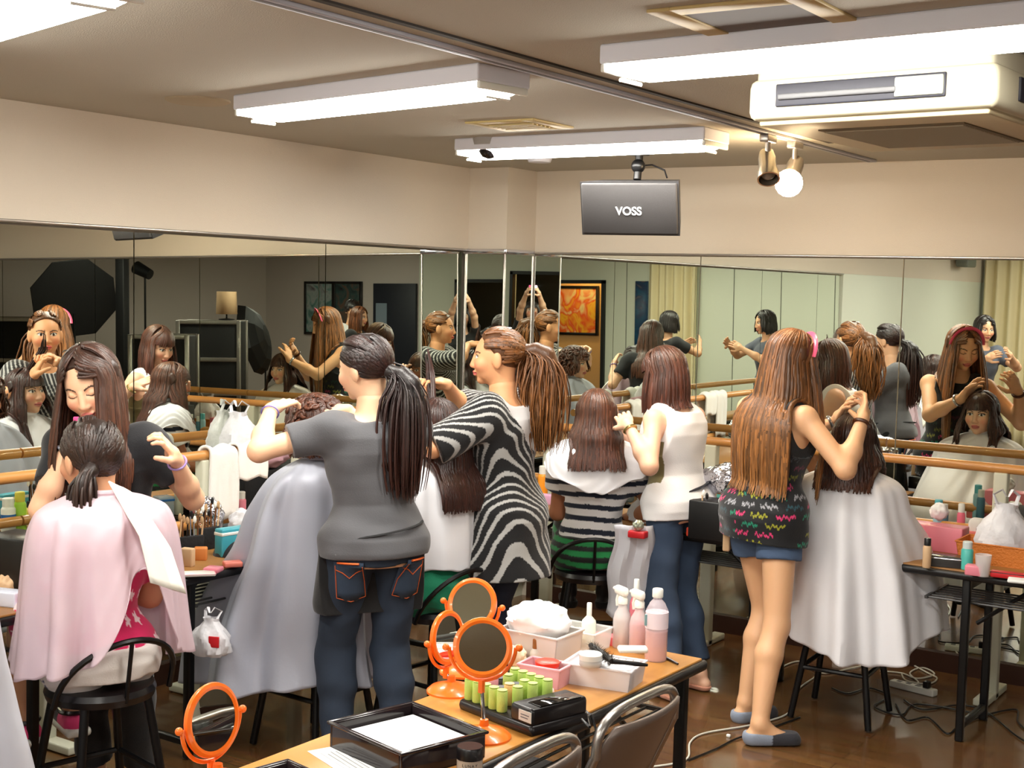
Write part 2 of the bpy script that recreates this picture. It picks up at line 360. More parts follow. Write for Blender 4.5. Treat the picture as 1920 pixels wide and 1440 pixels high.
# ceiling vents, speaker, camera dome
def vent(cx, cy, sx, sy, label, frame, core, n, rz=0.):
    e = empty('ceiling_vent', (cx, cy, ZC), rz, label, 'vent')
    MB().box((-sx / 2 + .03, 0, -.004), (.06, sy, .008), .002).box((sx / 2 - .03, 0, -.004), (.06, sy, .008), .002).box((0, -sy / 2 + .03, -.004), (sx - .12, .06, .008), .002).box((0, sy / 2 - .03, -.004), (sx - .12, .06, .008), .002).build('vent_frame', frame, e)
    MB().box((0, 0, -.002), (sx - .11, sy - .11, .004)).build('vent_mesh', core, e, smooth=False)
    if n:
        bm = MB()
        for i in range(n): bm.box((0, -sy / 2 + .09 + i * (sy - .18) / (n - 1), -.008), (sx - .12, .012, .01))
        bm.build('slats', frame, e, smooth=False)
vent(-1.38, 3.08, .40, .44, 'large square ceiling vent with yellowed frame beside the right light', mat('yellowed frame', (.74, .64, .42), .6), mat('vent grey mesh', (.42, .39, .37), .8), 0)
vent(-3.12, 4.63, .33, .3, 'small yellowed ceiling vent with dark slots', mat('yellowed frame2', (.74, .65, .42), .6), mat('vent dark', (.25, .19, .12), .8), 5)
tag(MB().lathe([(.10, -.012), (.118, -.006), (.12, 0)], (-3.84, 3.57, ZC)).build('ceiling_speaker', mat('grille cream', (.68, .62, .52), .7)), 'flush round speaker grille in the ceiling at left', 'speaker')
e = empty('security_camera', (-3.55, 5.03, ZC), 0, 'small dome security camera on the ceiling near the pillar', 'camera')
MB().lathe([(.07, -.03), (.075, -.005), (.075, 0)]).build('mount', mat('grey mount', (.62, .6, .58), .5), e); MB().lathe([(.005, -.09), (.03, -.082), (.048, -.06), (.052, -.03)]).build('dome', mat('smoked dome', (.08, .08, .09), .1), e)
tag(MB().lathe([(.055, -.035), (.062, -.02), (.062, 0)], (-3.75, 5.75, ZC)).build('smoke_detector', HOUSE), 'small white smoke detector at the left end of the farthest light', 'smoke detector')
# ---------------------------------------------------------------- signed-distance figure modeller
class Sdf:
    """primitives combined by smooth union on a local grid, meshed by surface nets"""
    def __init__(s, h): s.h = h; s.p = []; s.cut = []; s.noise = 0
    def cone(s, a, b, ra, rb, k=.02): a = np.array(a, float); b = np.array(b, float); m = max(ra, rb); s.p.append(('c', (a, b, ra, rb), np.minimum(a, b) - m, np.maximum(a, b) + m, k)); return s
    def ell(s, c, r, k=.02, R=None, neg=False):
        c = np.array(c, float); r = np.array(r, float); m = r.max() if R is not None else r
        s.p.append(('n' if neg else 'e', (c, r, R), c - m, c + m, k)); return s
    def torso(s, tr, infl=0., k=.02, t0=None, t1=None):
        pts = [tr.P(t) for t in (0, 1)]; m = .24 + infl; s.p.append(('t', (tr, infl, t0, t1), np.minimum(*pts) - m, np.maximum(*pts) + m, k)); return s
    def run(s, X, Y, Z, kind, a):
        if kind == 'c':
            A, B, ra, rb = a; d = B - A; L = max(float(d @ d), 1e-9)
            t = np.clip(((X - A[0]) * d[0] + (Y - A[1]) * d[1] + (Z - A[2]) * d[2]) / L, 0, 1)
            return np.sqrt((X - A[0] - t * d[0]) ** 2 + (Y - A[1] - t * d[1]) ** 2 + (Z - A[2] - t * d[2]) ** 2) - (ra + t * (rb - ra))
        if kind in 'en':
            c, r, R = a; x, y, z = X - c[0], Y - c[1], Z - c[2]
            if R is not None: x, y, z = [R[0, i] * x + R[1, i] * y + R[2, i] * z for i in range(3)]
            k0 = np.sqrt((x / r[0]) ** 2 + (y / r[1]) ** 2 + (z / r[2]) ** 2); k1 = np.sqrt((x / r[0] ** 2) ** 2 + (y / r[1] ** 2) ** 2 + (z / r[2] ** 2) ** 2) + 1e-6
            return k0 * (k0 - 1) / k1
        tr, infl, t0, t1 = a
        return tr.sdf(X, Y, Z, infl, t0, t1)
    def mesh(s, color=None):
        h = s.h; lo = np.min([p[2] for p in s.p if p[0] != 'n'], 0) - 3 * h - .03; hi = np.max([p[3] for p in s.p if p[0] != 'n'], 0) + 3 * h + .03
        ax = [np.arange(lo[i], hi[i], h, dtype=np.float32) for i in range(3)]
        D = np.full([len(a) for a in ax], 1., np.float32)
        for kind, a, l, u, k in s.p:
            mg = .03 + k
            sl = []
            for i in range(3):
                i0 = max(0, int((l[i] - mg - lo[i]) / h)); i1 = min(len(ax[i]), int((u[i] + mg - lo[i]) / h) + 2); sl.append(slice(i0, i1))
            sl = tuple(sl)
            if any(q.stop <= q.start for q in sl): continue
            X = ax[0][sl[0]][:, None, None]; Y = ax[1][sl[1]][None, :, None]; Z = ax[2][sl[2]][None, None, :]
            v = s.run(X, Y, Z, kind, a).astype(np.float32); d = D[sl]
            if kind == 'n': w = np.clip(.5 - .5 * (-v - d) / (-k), 0, 1) if 0 else None; hh = np.maximum(k - np.abs(d + v), 0) / k; D[sl] = np.maximum(d, -v) + hh * hh * k * .25
            else: hh = np.maximum(k - np.abs(d - v), 0) / k; D[sl] = np.minimum(d, v) - hh * hh * k * .25
        X, Y, Z = ax[0][:, None, None], ax[1][None, :, None], ax[2][None, None, :]
        if s.noise:
            am, fr, se = s.noise
            D += am * (np.sin(X * fr + 2 * np.sin(Z * fr * .7 + se)) * np.sin(Y * fr * 1.1 + se + 1.5 * np.sin(Z * fr * .5)) + .6 * np.sin(Z * fr * 1.3 + 3 * np.sin(X * fr * .4 + se) + 2 * np.sin(Y * fr * .5)))
        for c, nr, rad in s.cut:       # keep where (p-c).n < 0, smooth nothing
            q = (X - c[0]) * nr[0] + (Y - c[1]) * nr[1] + (Z - c[2]) * nr[2]
            if rad:
                dist = np.sqrt((X - c[0]) ** 2 + (Y - c[1]) ** 2 + (Z - c[2]) ** 2); q = np.where(dist < rad, q, -1)
            D = np.maximum(D, q)
        S = D < 0
        n = np.array(D.shape) - 1
        # cell vertices
        cnt = np.zeros(n, np.int8)
        for dx in (0, 1):
            for dy in (0, 1):
                for dz in (0, 1): cnt += S[dx:dx + n[0], dy:dy + n[1], dz:dz + n[2]]
        act = np.argwhere((cnt > 0) & (cnt < 8)); idx = np.full(n, -1, np.int32); idx[tuple(act.T)] = np.arange(len(act))
        acc = np.zeros((len(act), 3)); num = np.zeros(len(act))
        cor = [(x, y, z) for x in (0, 1) for y in (0, 1) for z in (0, 1)]
        vals = {c: D[act[:, 0] + c[0], act[:, 1] + c[1], act[:, 2] + c[2]] for c in cor}
        for c in cor:
            for a_ in range(3):
                if c[a_] == 0:
                    c2 = list(c); c2[a_] = 1; c2 = tuple(c2); v0, v1 = vals[c], vals[c2]; m = (v0 < 0) != (v1 < 0)
                    t = np.where(m, v0 / np.where(m, v0 - v1, 1), 0)
                    for b in range(3): acc[:, b] += np.where(m, c[b] + (t if b == a_ else 0), 0)
                    num += m
        V = (act + acc / num[:, None]) * h + lo
        faces = []
        for a_ in range(3):
            b, c = (a_ + 1) % 3, (a_ + 2) % 3
            s0 = [slice(0, n[0]), slice(0, n[1]), slice(0, n[2])]; s1 = list(s0)
            s0[a_] = slice(0, n[a_]); s1[a_] = slice(1, n[a_] + 1)
            for q in (b, c): s0[q] = slice(1, n[q]); s1[q] = slice(1, n[q])
            A, B = S[tuple(s0)], S[tuple(s1)]
            for flip in (0, 1):
                e = np.argwhere((A & ~B) if not flip else (~A & B))
                if not len(e): continue
                e[:, b] += 1; e[:, c] += 1
                def g(ob, oc): q = e.copy(); q[:, b] -= ob; q[:, c] -= oc; return idx[tuple(q.T)]
                f = np.stack([g(1, 1), g(0, 1), g(0, 0), g(1, 0)], 1)
                faces.append(f[:, ::-1] if flip else f)
        Fc = np.concatenate(faces); V = V.astype(np.float32)
        C = color(V) if color is not None and callable(color) else np.tile(np.array(color if color is not None else (.5, .5, .5), np.float32), (len(V), 1))
        return V, Fc, C
def np_obj(name, parts, m, parent, smooth_it=0):
    V = np.concatenate([p[0] for p in parts]); C = np.concatenate([p[2] for p in parts]); off = 0; Fs = []
    for p in parts: Fs.append(p[1] + off); off += len(p[0])
    Fc = np.concatenate(Fs)
    for _ in range(smooth_it):
        acc = np.zeros_like(V); nn = np.zeros(len(V))
        for i in range(4):
            np.add.at(acc, Fc[:, i], V[Fc[:, (i + 1) % 4]]); np.add.at(nn, Fc[:, i], 1)
        V = V * .5 + .5 * acc / np.maximum(nn, 1)[:, None]
    me = bpy.data.meshes.new(name); me.vertices.add(len(V)); me.vertices.foreach_set('co', V.astype(np.float32).ravel())
    me.loops.add(Fc.size); me.loops.foreach_set('vertex_index', Fc.astype(np.int32).ravel())
    me.polygons.add(len(Fc)); me.polygons.foreach_set('loop_start', np.arange(0, Fc.size, 4, dtype=np.int32)); me.update(calc_edges=True); me.shade_smooth()
    setcol(me, C); me.materials.append(m)
    o = bpy.data.objects.new(name, me); COL.objects.link(o); o.parent = parent; return o
class Torso:
    """elliptical trunk along the axis from pelvis A to neck base B"""
    TAB = np.array([  # t, half width, half depth, y offset
        (-.18, .138, .098, -.02), (-.06, .158, .114, -.018), (.04, .157, .112, -.014), (.16, .138, .094, 0), (.30, .114, .080, .008), (.42, .118, .086, .008), (.58, .140, .104, .012), (.70, .152, .112, .012), (.82, .150, .095, .0), (.92, .115, .070, -.008), (1.0, .060, .052, -.006), (1.1, .045, .045, 0)])
    def __init__(s, A, B, right, sc=1., wid=1.):
        s.A, s.B = np.array(A, float), np.array(B, float); s.L = np.linalg.norm(s.B - s.A); s.u = (s.B - s.A) / s.L
        r = np.array(right, float); s.r = _n(r - s.u * (r @ s.u)); s.f = np.cross(s.u, s.r); s.tab = s.TAB.copy(); s.tab[:, 1:] *= sc; s.tab[:, 1] *= wid
    def P(s, t, x=0, y=0): return s.A + s.u * s.L * t + s.r * x + s.f * y
    def loc(s, X, Y, Z):
        a, b, c = X - s.A[0], Y - s.A[1], Z - s.A[2]
        return a * s.r[0] + b * s.r[1] + c * s.r[2], a * s.f[0] + b * s.f[1] + c * s.f[2], (a * s.u[0] + b * s.u[1] + c * s.u[2]) / s.L
    def sdf(s, X, Y, Z, infl=0, t0=None, t1=None):
        x, y, t = s.loc(X, Y, Z); T = s.tab; a = np.interp(t, T[:, 0], T[:, 1]) + infl; b = np.interp(t, T[:, 0], T[:, 2]) + infl; oy = np.interp(t, T[:, 0], T[:, 3])
        k = np.sqrt((x / a) ** 2 + ((y - oy) / b) ** 2); d = (k - 1) * np.minimum(a, b)
        lo = T[0, 0] if t0 is None else t0; hi = T[-1, 0] if t1 is None else t1
        return np.maximum(d, np.maximum(lo - t, t - hi) * s.L)
def rotm(yaw=0, pitch=0, roll=0):
    """head/hand frame: columns right, forward, up; pitch > 0 looks up, yaw > 0 turns left, roll > 0 tips to its left"""
    return np.array(Matrix.Rotation(math.radians(yaw), 3, 'Z') @ Matrix.Rotation(math.radians(pitch), 3, 'X') @ Matrix.Rotation(math.radians(-roll), 3, 'Y'))
def ik(S, T, l1, l2, hint):
    d = T - S; D = np.linalg.norm(d)
    if D > (l1 + l2) * .995: T = S + d / D * (l1 + l2) * .995; d = T - S; D = np.linalg.norm(d)
    D = max(D, abs(l1 - l2) + .03); u = d / np.linalg.norm(d); a = (l1 * l1 - l2 * l2 + D * D) / (2 * D); hgt = math.sqrt(max(l1 * l1 - a * a, 0))
    w = hint - S; w = w - u * (w @ u); w = _n(w + 1e-6)
    return S + u * a + w * hgt, T
def skinc(V, base): return np.tile(np.array(base, np.float32), (len(V), 1))
def blend(C, m, col): m = np.clip(m, 0, 1)[:, None]; C[:] = C * (1 - m) + np.array(col, np.float32) * m

class Person:
    def __init__(s, name, loc, yaw, label, h=1.58, pelvis=None, lean=(0, 0), skin=(.87, .68, .55), head=(0, 0, 0), wid=1., cat='person', group=None, hs=1.):
        s.root = empty(name, (loc[0], loc[1], 0), math.radians(yaw), label, cat, group); s.sc = h / 1.58; s.skin = skin; s.hk = s.sc * hs; s.mg = .012
        s.Minv = np.linalg.inv(np.array(Matrix.Translation((float(loc[0]), float(loc[1]), 0)) @ Matrix.Rotation(math.radians(yaw), 4, 'Z')))
        k = s.sc; s.pel = np.array([0, 0, pelvis if pelvis else .86 * k])
        ln, sd = math.radians(lean[0]), math.radians(lean[1])
        u = _n([math.sin(sd), math.sin(ln), math.cos(ln) * math.cos(sd)])
        s.nb = s.pel + u * .455 * k; s.tr = Torso(s.pel, s.nb, (1, 0, 0), k, wid)
        s.hR = rotm(*head)
        s.hc = s.nb + np.array([0, .012, .062]) * k + u * .01 + s.hR @ np.array([0, .012, .088]) * k * (1 + (hs - 1) * .6)
        s.sh = {q: s.tr.P(.875, q * .150 * k * wid, -.004) for q in (-1, 1)}; s.arms = {}; s.legs = {}
    def L(s, p): p = np.array(p, float); return (s.Minv @ np.array([p[0], p[1], p[2], 1]))[:3]
    def arm(s, q, hand, elbow, hdir=None, palm=(0, 0, -1), curl=.6, lift=0., world=True):
        """q: -1 the figure's left, 1 its right; hand = wrist target"""
        k = s.sc; T, Eh = (s.L(hand), s.L(elbow)) if world else (np.array(hand, float), np.array(elbow, float))
        if lift: s.sh[q] = s.sh[q] + np.array([0, 0, lift])
        E, T = ik(s.sh[q], T, .262 * k, .235 * k, Eh)
        if hdir is None: hd = _n(T - E)
        else:
            hd = np.array(hdir, float)
            if world: hd = s.Minv[:3, :3] @ hd
            hd = _n(hd)
        pn = s.Minv[:3, :3] @ np.array(palm, float) if world else np.array(palm, float)
        s.arms[q] = (s.sh[q], E, T, hd, pn, curl)
    def leg(s, q, foot, knee=None, toe=None, up=False):
        """foot: ankle position in the local frame"""
        k = s.sc; Hp = s.pel + np.array([q * .085, 0, -.035]) * k; T = np.array(foot, float); kn = Hp + np.array([q * .02, 1., -.2]) if knee is None else np.array(knee, float)
        K, T = ik(Hp, T, .40 * k, .385 * k, kn); td = np.array((q * .15, 1, 0) if toe is None else toe, float); s.legs[q] = (Hp, K, T, _n(td))
    def stand(s, spread=.09, toe=None, dy=(0, 0)):
        for i, q in enumerate((-1, 1)): s.leg(q, (q * spread, dy[i], .075 * s.sc), toe=toe)
    def sit(s, rest=.22, fwd=.40, spread=.09):
        for q in (-1, 1): s.leg(q, (q * spread, fwd, rest + .075), knee=s.pel + np.array([q * .1, .6, .35]))
    def handsdf(s, q):
        S_, E, W_, hd, pn, curl = s.arms[q]; k = s.sc * 1.0; B = Sdf(.0032)
        n = _n(pn - hd * (pn @ hd)); side = np.cross(hd, n)             # thumb side chosen below
        th = side if q == -1 else -side
        # right hand: palm down, fingers forward -> thumb points left
        fa = _n(W_ - E)
        B.cone(W_ - fa * .05, W_, .0235 * k, .0225 * k, .01); B.cone(W_, W_ + hd * .03 * k, .0225 * k, .026 * k, .012)
        Rm = np.stack([side, hd, n], 1)
        B.ell(W_ + hd * .052 * k, (.038 * k, .046 * k, .0145 * k), .012, Rm)
        ln = [.066, .074, .070, .056]; nail = []
        for i in range(4):
            off = (.0285 - i * .019) * k; base = W_ + hd * (.084 - abs(i - 1.3) * .004) * k + th * off
            c = curl * (1 + .12 * i); d = _n(hd + th * (.10 - .07 * i)); p = base - hd * .02 * k; a = .25 * c; rr = .0092 * k
            for j, fl in enumerate((.47, .30, .23)):
                dd = _n(d * math.cos(a) + n * math.sin(a)); p2 = (base if j == 0 else p) + dd * ln[i] * fl * k; B.cone(p, p2, rr, rr * .9, .004); rr *= .9; p = p2; a += .75 * c
        tb = W_ + hd * .022 * k + th * .026 * k; d1 = _n(th * .75 + hd * .75 + n * .35); m1 = tb + d1 * .040 * k; d2 = _n(hd * .9 + th * .25 + n * (.25 + .5 * curl)); m2 = m1 + d2 * .030 * k; m3 = m2 + _n(d2 + n * .35 * curl - th * .2) * .022 * k
        B.cone(W_ + hd * .01 * k + th * .012 * k, m1, .015 * k, .012 * k, .012); B.cone(m1, m2, .0118 * k, .0102 * k, .004); B.cone(m2, m3, .0102 * k, .0085 * k, .003)
        return B
    def armprims(s, B, q, infl=0., frac=9, r=(.044, .037, .036, .024), k=.025):
        S_, E, W_, *_r = s.arms[q]; r = [a * s.sc + infl for a in r]; inn = s.tr.P(.86, q * .10 * s.sc, 0)
        B.cone(inn, S_, r[0] * 1.05, r[0] * 1.06, .04)
        if frac >= 1:
            B.cone(S_, E, r[0], r[1], k)
            f2 = min(frac - 1, 1); P2 = E + (W_ - E) * f2; md = E + (W_ - E) * min(.35, f2)
            if f2 > 0: B.cone(E, md, r[1] * .97, r[2], k); B.cone(md, P2, r[2], r[2] + (r[3] - r[2]) * f2, k)
        else: B.cone(S_, S_ + (E - S_) * frac, r[0], r[0] + (r[1] - r[0]) * frac, k)
    def body(s, arms=True, face=True, shoes=None, brow=(.16, .1, .08), makeup=(.80, .46, .43), eyes_open=True, legs=True, hide_to=None, legcol=None, armcol=None):
        k = s.sc; B = Sdf(.0075); B.torso(s.tr, 0, .03)
        B.cone(s.nb + s.tr.u * -.03, s.hc - s.hR @ np.array([0, .02, .05]) * k, .050 * k, .048 * k, .03)
        if legs:
            for q, (Hp, K, A, td) in s.legs.items():
                B.cone(Hp, K, .073 * k, .051 * k, .035); md = K + (A - K) * .3; bk = -_n(np.cross(np.cross(A - K, td), A - K) + 1e-9); bk = -td * .012
                B.cone(K, md + bk, .050 * k, .053 * k, .02); B.cone(md + bk, A, .053 * k, .032 * k, .02)
                B.cone(A, A + td * .06 * k + np.array([0, 0, -.045 * k]), .032 * k, .030 * k, .02); B.cone(A + np.array([0, 0, -.045 * k]) - td * .03 * k, A + td * .13 * k + np.array([0, 0, -.053 * k]), .028 * k, .022 * k, .02)
        if arms:
            for q in s.arms: s.armprims(B, q)
        lc = legcol
        def colr(V):
            C = skinc(V, s.skin)
            if lc is not None:
                zz = s.pel[2] - .06; m = np.zeros(len(V))
                for q, (Hp, K, A, td) in s.legs.items():
                    for a, b in ((Hp, K), (K, A), (A, A + td * .15)):
                        dd = b - a; t = np.clip((V - a) @ dd / (dd @ dd), 0, 1); m = np.maximum(m, (np.linalg.norm(V - a - t[:, None] * dd, axis=1) < .10).astype(float))
                blend(C, m, lc)
            return C
        parts = [B.mesh(colr)]
        if arms:
            for q in s.arms: parts.append(s.handsdf(q).mesh(lambda V: skinc(V, s.skin)))
        parts.append(s.headmesh(brow, makeup, eyes_open))
        o = np_obj('body', parts, SKIN, s.root); return o
    def headmesh(s, brow, makeup, eyes_open=True):
        k = s.hk; R, c = s.hR, s.hc; B = Sdf(.0030); P = lambda x, y, z: c + R @ np.array([x, y, z]) * k
        def E(x, y, z, rx, ry, rz, kk=.012, neg=False, RR=None): B.ell(P(x, y, z), np.array([rx, ry, rz]) * k, kk, R if RR is None else R @ RR, neg)
        E(0, -.012, .030, .073, .092, .082, .02); E(0, .022, -.012, .063, .068, .070, .03); E(0, .030, -.052, .048, .050, .046, .03)
        E(0, .066, -.088, .017, .015, .013, .02)                       # chin
        for q in (-1, 1):
            E(q * .036, .058, -.022, .026, .026, .024, .02)               # cheek
            B.ell(P(q * .031, .092, .010), np.array([.020, .016, .011]) * k, .014, R, True)
            E(q * .030, .070, .008, .0135, .0135, .0125, .004)          # eyeball
            E(q * .076, -.006, -.006, .011, .020, .033, .008, RR=np.array(Matrix.Rotation(q * .3, 3, 'Z'))); 
            E(q * .0105, .091, -.030, .0085, .009, .0075, .005)           # nostril wing
        B.cone(P(0, .086, .012), P(0, .0995, -.025), .007 * k, .0105 * k, .010)
        E(0, .088, -.052, .022, .011, .0065, .005); E(0, .086, -.062, .019, .011, .0075, .005)
        B.cone(P(0, -.02, -.045), s.nb + s.tr.u * .02, .050 * k, .049 * k, .03)
        def col(V):
            C = skinc(V, s.skin); q = (V - c) @ R / k; x, y, z = np.abs(q[:, 0]), q[:, 1], q[:, 2]; f = y > .03
            blend(C, .35 * f * np.exp(-(((x - .042) / .02) ** 2 + ((z + .028) / .018) ** 2)), (.92, .45, .38))
            blend(C, f * (np.hypot(x / .023, (z + .0565) / .0105) < 1), makeup); blend(C, f * (np.abs(z + .0572) < .0013) * (x < .02), (.45, .18, .16))
            ex, ez = (x - .031) / .0155, (z - .008)
            if eyes_open:
                blend(C, f * (np.hypot(ex, ez / .0068) < 1), (.93, .91, .88)); blend(C, f * (np.hypot((x - .031) / .0062, ez / .0066) < 1), (.10, .06, .05))
                blend(C, .9 * f * (np.abs(np.hypot(ex, ez / .0085) - 1.0) < .22) * (ez > .0005), (.12, .08, .07))
            else: blend(C, .9 * f * (np.abs(ez + .0065 - .004 * (ex ** 2)) < .0017) * (np.abs(ex) < 1.05), (.14, .09, .08))
            bz = .0285 - .0055 * ((x - .034) / .018) ** 2
            blend(C, .85 * f * (np.abs(z - bz) < .0028) * (x > .013) * (x < .053), brow)
            return C
        return B.mesh(col)
    # ---- clothing
    def top(s, name, col, infl=.012, hem=.05, sleeve=.5, neck=.93, sl_infl=.012, m=None, flare=0., noise=(.0042, 27, 1.), h=.0055, side_cut=None):
        B = Sdf(h); B.torso(s.tr, infl, .03, hem - .35, neck)
        if flare: a = s.tr.P(hem - .05); B.cone(s.tr.P(.25), a, .10, .115 + flare, .06)
        for q in s.arms:
            if sleeve: s.armprims(B, q, sl_infl, sleeve, (.048, .046, .045, .040), .04)
            else:
                inn = s.tr.P(.86, q * .10 * s.sc, 0); B.cone(inn, inn + (s.sh[q] - inn) * .45, .047 * s.sc + infl, .047 * s.sc + infl, .04); B.cone(s.tr.P(.70, q * .07 * s.sc), s.tr.P(.93, q * .07 * s.sc), .05 * s.sc, .034 * s.sc, .03)
        if hem < 0:
            for q, (Hp, K, A, td) in s.legs.items(): B.cone(Hp + s.tr.u * .03, Hp + (K - Hp) * .75, .074 * s.sc + infl, .066 * s.sc + infl + flare, .05)
        B.noise = noise
        B.cut.append((s.tr.P(hem), -s.tr.u, 0))
        if sleeve:
            for q in s.arms:
                S_, E, W_, *_r = s.arms[q]
                c, d = (S_ + (E - S_) * sleeve, _n(E - S_)) if sleeve <= 1 else (E + (W_ - E) * (sleeve - 1), _n(W_ - E)); B.cut.append((c, d, .11 if sleeve > .6 else .085))
        else:
            for q in s.arms: B.cut.append((s.tr.P(.86, q * .125 * s.sc), _n(s.tr.r * q + s.tr.u * .15), .16))
        return np_obj(name, [B.mesh(col if callable(col) else lambda V: cloth_c(V, col))], m or CLOTH, s.root)
    def pants(s, name, col, frac=2., infl=.012, waist=.15, m=None, loose=0., noise=(.0026, 33, 2.), h=.0065):
        B = Sdf(h); B.torso(s.tr, infl + .003, .03, -.16, waist)
        for q, (Hp, K, A, td) in s.legs.items():
            k = s.sc; f1 = min(frac, 1); P1 = Hp + (K - Hp) * f1; r0 = .074 * k + infl; r1 = .055 * k + infl + loose
            B.cone(Hp, P1, r0, r0 + (r1 - r0) * f1, .03)
            if frac > 1: P2 = K + (A - K) * (frac - 1); B.cone(K, P2, r1, .046 * k + infl + loose, .02); B.cone(K, K + (A - K) * .3 - td * .012, r1, .060 * k + infl + loose, .02); B.cut.append((P2, _n(A - K), .14))
            else: B.cut.append((P1, _n(K - Hp), .16))
        B.noise = noise
        return np_obj(name, [B.mesh(col if callable(col) else lambda V: cloth_c(V, col))], m or DENIM, s.root)
    def shoes(s, col, toecol=None, name='shoe', thick=.006, cover=.5, m=None):
        for q, (Hp, K, A, td) in s.legs.items():
            k = s.sc; B = Sdf(.005); dn = np.array([0, 0, -1.]); zt = A[2] - .075 * k
            B.cone(A + dn * .047 * k - td * .028 * k, A + td * .12 * k + dn * .050 * k, .030 * k + thick, .026 * k + thick, .02); B.cone(A + dn * .06 * k - td * .02, A + td * .14 * k + dn * .062 * k, .024 * k, .024 * k, .02)
            B.cut.append((np.array([0, 0, zt + .001]), np.array([0, 0, -1.]), 0)); B.cut.append((np.array([0, 0, A[2] - .075 * k + .075 * k * cover]), _n(np.array([0, 0, 1.]) - .25 * td), 0))
            B.cut = B.cut[:1] + [(A + dn * (1 - cover) * .075 * k, _n(np.array([0, 0, 1.]) - .0 * td), 0)]
            tc = toecol if toecol is not None else col
            o = np_obj(name, [B.mesh(lambda V: np.where((((V - A) @ td) > .045)[:, None], np.array(tc, np.float32), np.array(col, np.float32)))], m or CLOTH, s.root)
    def ring(s, q, t, r, thick, m, name='bracelet', col=None):
        S_, E, W_, *_r = s.arms[q]; c = E + (W_ - E) * t; d = _n(W_ - E); u = _n(np.cross(d, [0, 0, 1]) + 1e-6); w = np.cross(d, u)
        MB().tube([c + r * (math.cos(a) * u + math.sin(a) * w) for a in np.linspace(0, 2 * PI, 25)[:-1]], thick, 8, closed=True).build(name, m, s.root)
    # ---- hair: an inner volume and many tapered locks
    def hair(s, col, style, length=.3, vol=1., n=380, seed=1, face=52, tips=None, curl=0., part=0., jit=.25, tail=None, name='hair', tie=None, asym=0, bangs=0., drape_y=-.03, spread=1., back_only=False):
        R, c, k = s.hR, s.hc, s.hk; rg = np.random.RandomState(seed); col = np.array(col); tips = col if tips is None else np.array(tips)
        hc_ = c + R @ np.array([0, -.012, .030]) * k; er = np.array([.080, .100, .091]) * k * vol
        def S(az, el, g=1.):     # az 0 = face, el 90 = crown; local position on the hair shell
            a, e = math.radians(az), math.radians(el); return hc_ + R @ (np.array([math.sin(a) * math.cos(e), math.cos(a) * math.cos(e), math.sin(e)]) * er * g)
        verts = []; faces = []; cols = []
        def lock(pts, w0, flat=.45, tone=None, segs=6):
            pts = np.array(pts); m = len(pts); tone = rg.uniform(1 - jit, 1 + jit) if tone is None else tone
            ws = w0 * np.array([.55 + .45 * math.sin(PI * min(1, (i + .6) / m * 1.1)) if i < m * .6 else max(.10, 1 - ((i - m * .6) / (m * .4)) ** 1.6 * .9) for i in range(m)])
            off = len(verts); T = np.gradient(pts, axis=0); T /= np.linalg.norm(T, axis=1)[:, None] + 1e-9
            for i in range(m):
                ou = pts[i] - hc_; ou[2] *= .2; ou = ou - T[i] * (ou @ T[i]); ou = _n(ou + 1e-6); sd = np.cross(T[i], ou)
                for j in range(segs):
                    a = 2 * PI * j / segs; verts.append(pts[i] + ws[i] * (math.cos(a) * sd + flat * math.sin(a) * ou))
                    cols.append(np.clip((col + (tips - col) * (i / m)) * tone * (1 + .12 * rg.uniform(-1, 1)), 0, 1))
            for i in range(m - 1):
                for j in range(segs): faces.append((off + i * segs + j, off + i * segs + (j + 1) % segs, off + (i + 1) * segs + (j + 1) % segs, off + (i + 1) * segs + j))
        B = Sdf(.006)
        B.ell(hc_, er * .975, .01, R)
        # open the face: cut the front below the hair line
        fr = R @ np.array([0, 1., 0]); upv = R @ np.array([0, 0, 1.])
        B.cut.append((c + R @ np.array([0, .030, .052]) * k, _n(fr * .8 - upv * .62), 0))
        parts = []
        down = np.array([0, 0, -1.])
        def push(p, mg=None):
            mg = s.mg if mg is None else mg
            X = [np.array([v]) for v in p]; d = float(s.tr.sdf(X[0], X[1], X[2], .012)[0])
            if d < mg:
                x, y, t = s.tr.loc(*p); g = _n(s.tr.r * x * .5 + s.tr.f * (y + (-.04 if y < .0 else .04))); p = p + g * (mg - d)
            # keep out of the shoulders
            for q in s.arms:
                A_, E_ = s.arms[q][0], s.arms[q][1]; dd = E_ - A_; t_ = np.clip((p - A_) @ dd / (dd @ dd), 0, 1); v = p - A_ - t_ * dd; L_ = np.linalg.norm(v)
                if L_ < .05 + s.mg: p = p + _n(v + np.array([0, -.3, .1]) * .1) * (.05 + s.mg - L_)
            return p
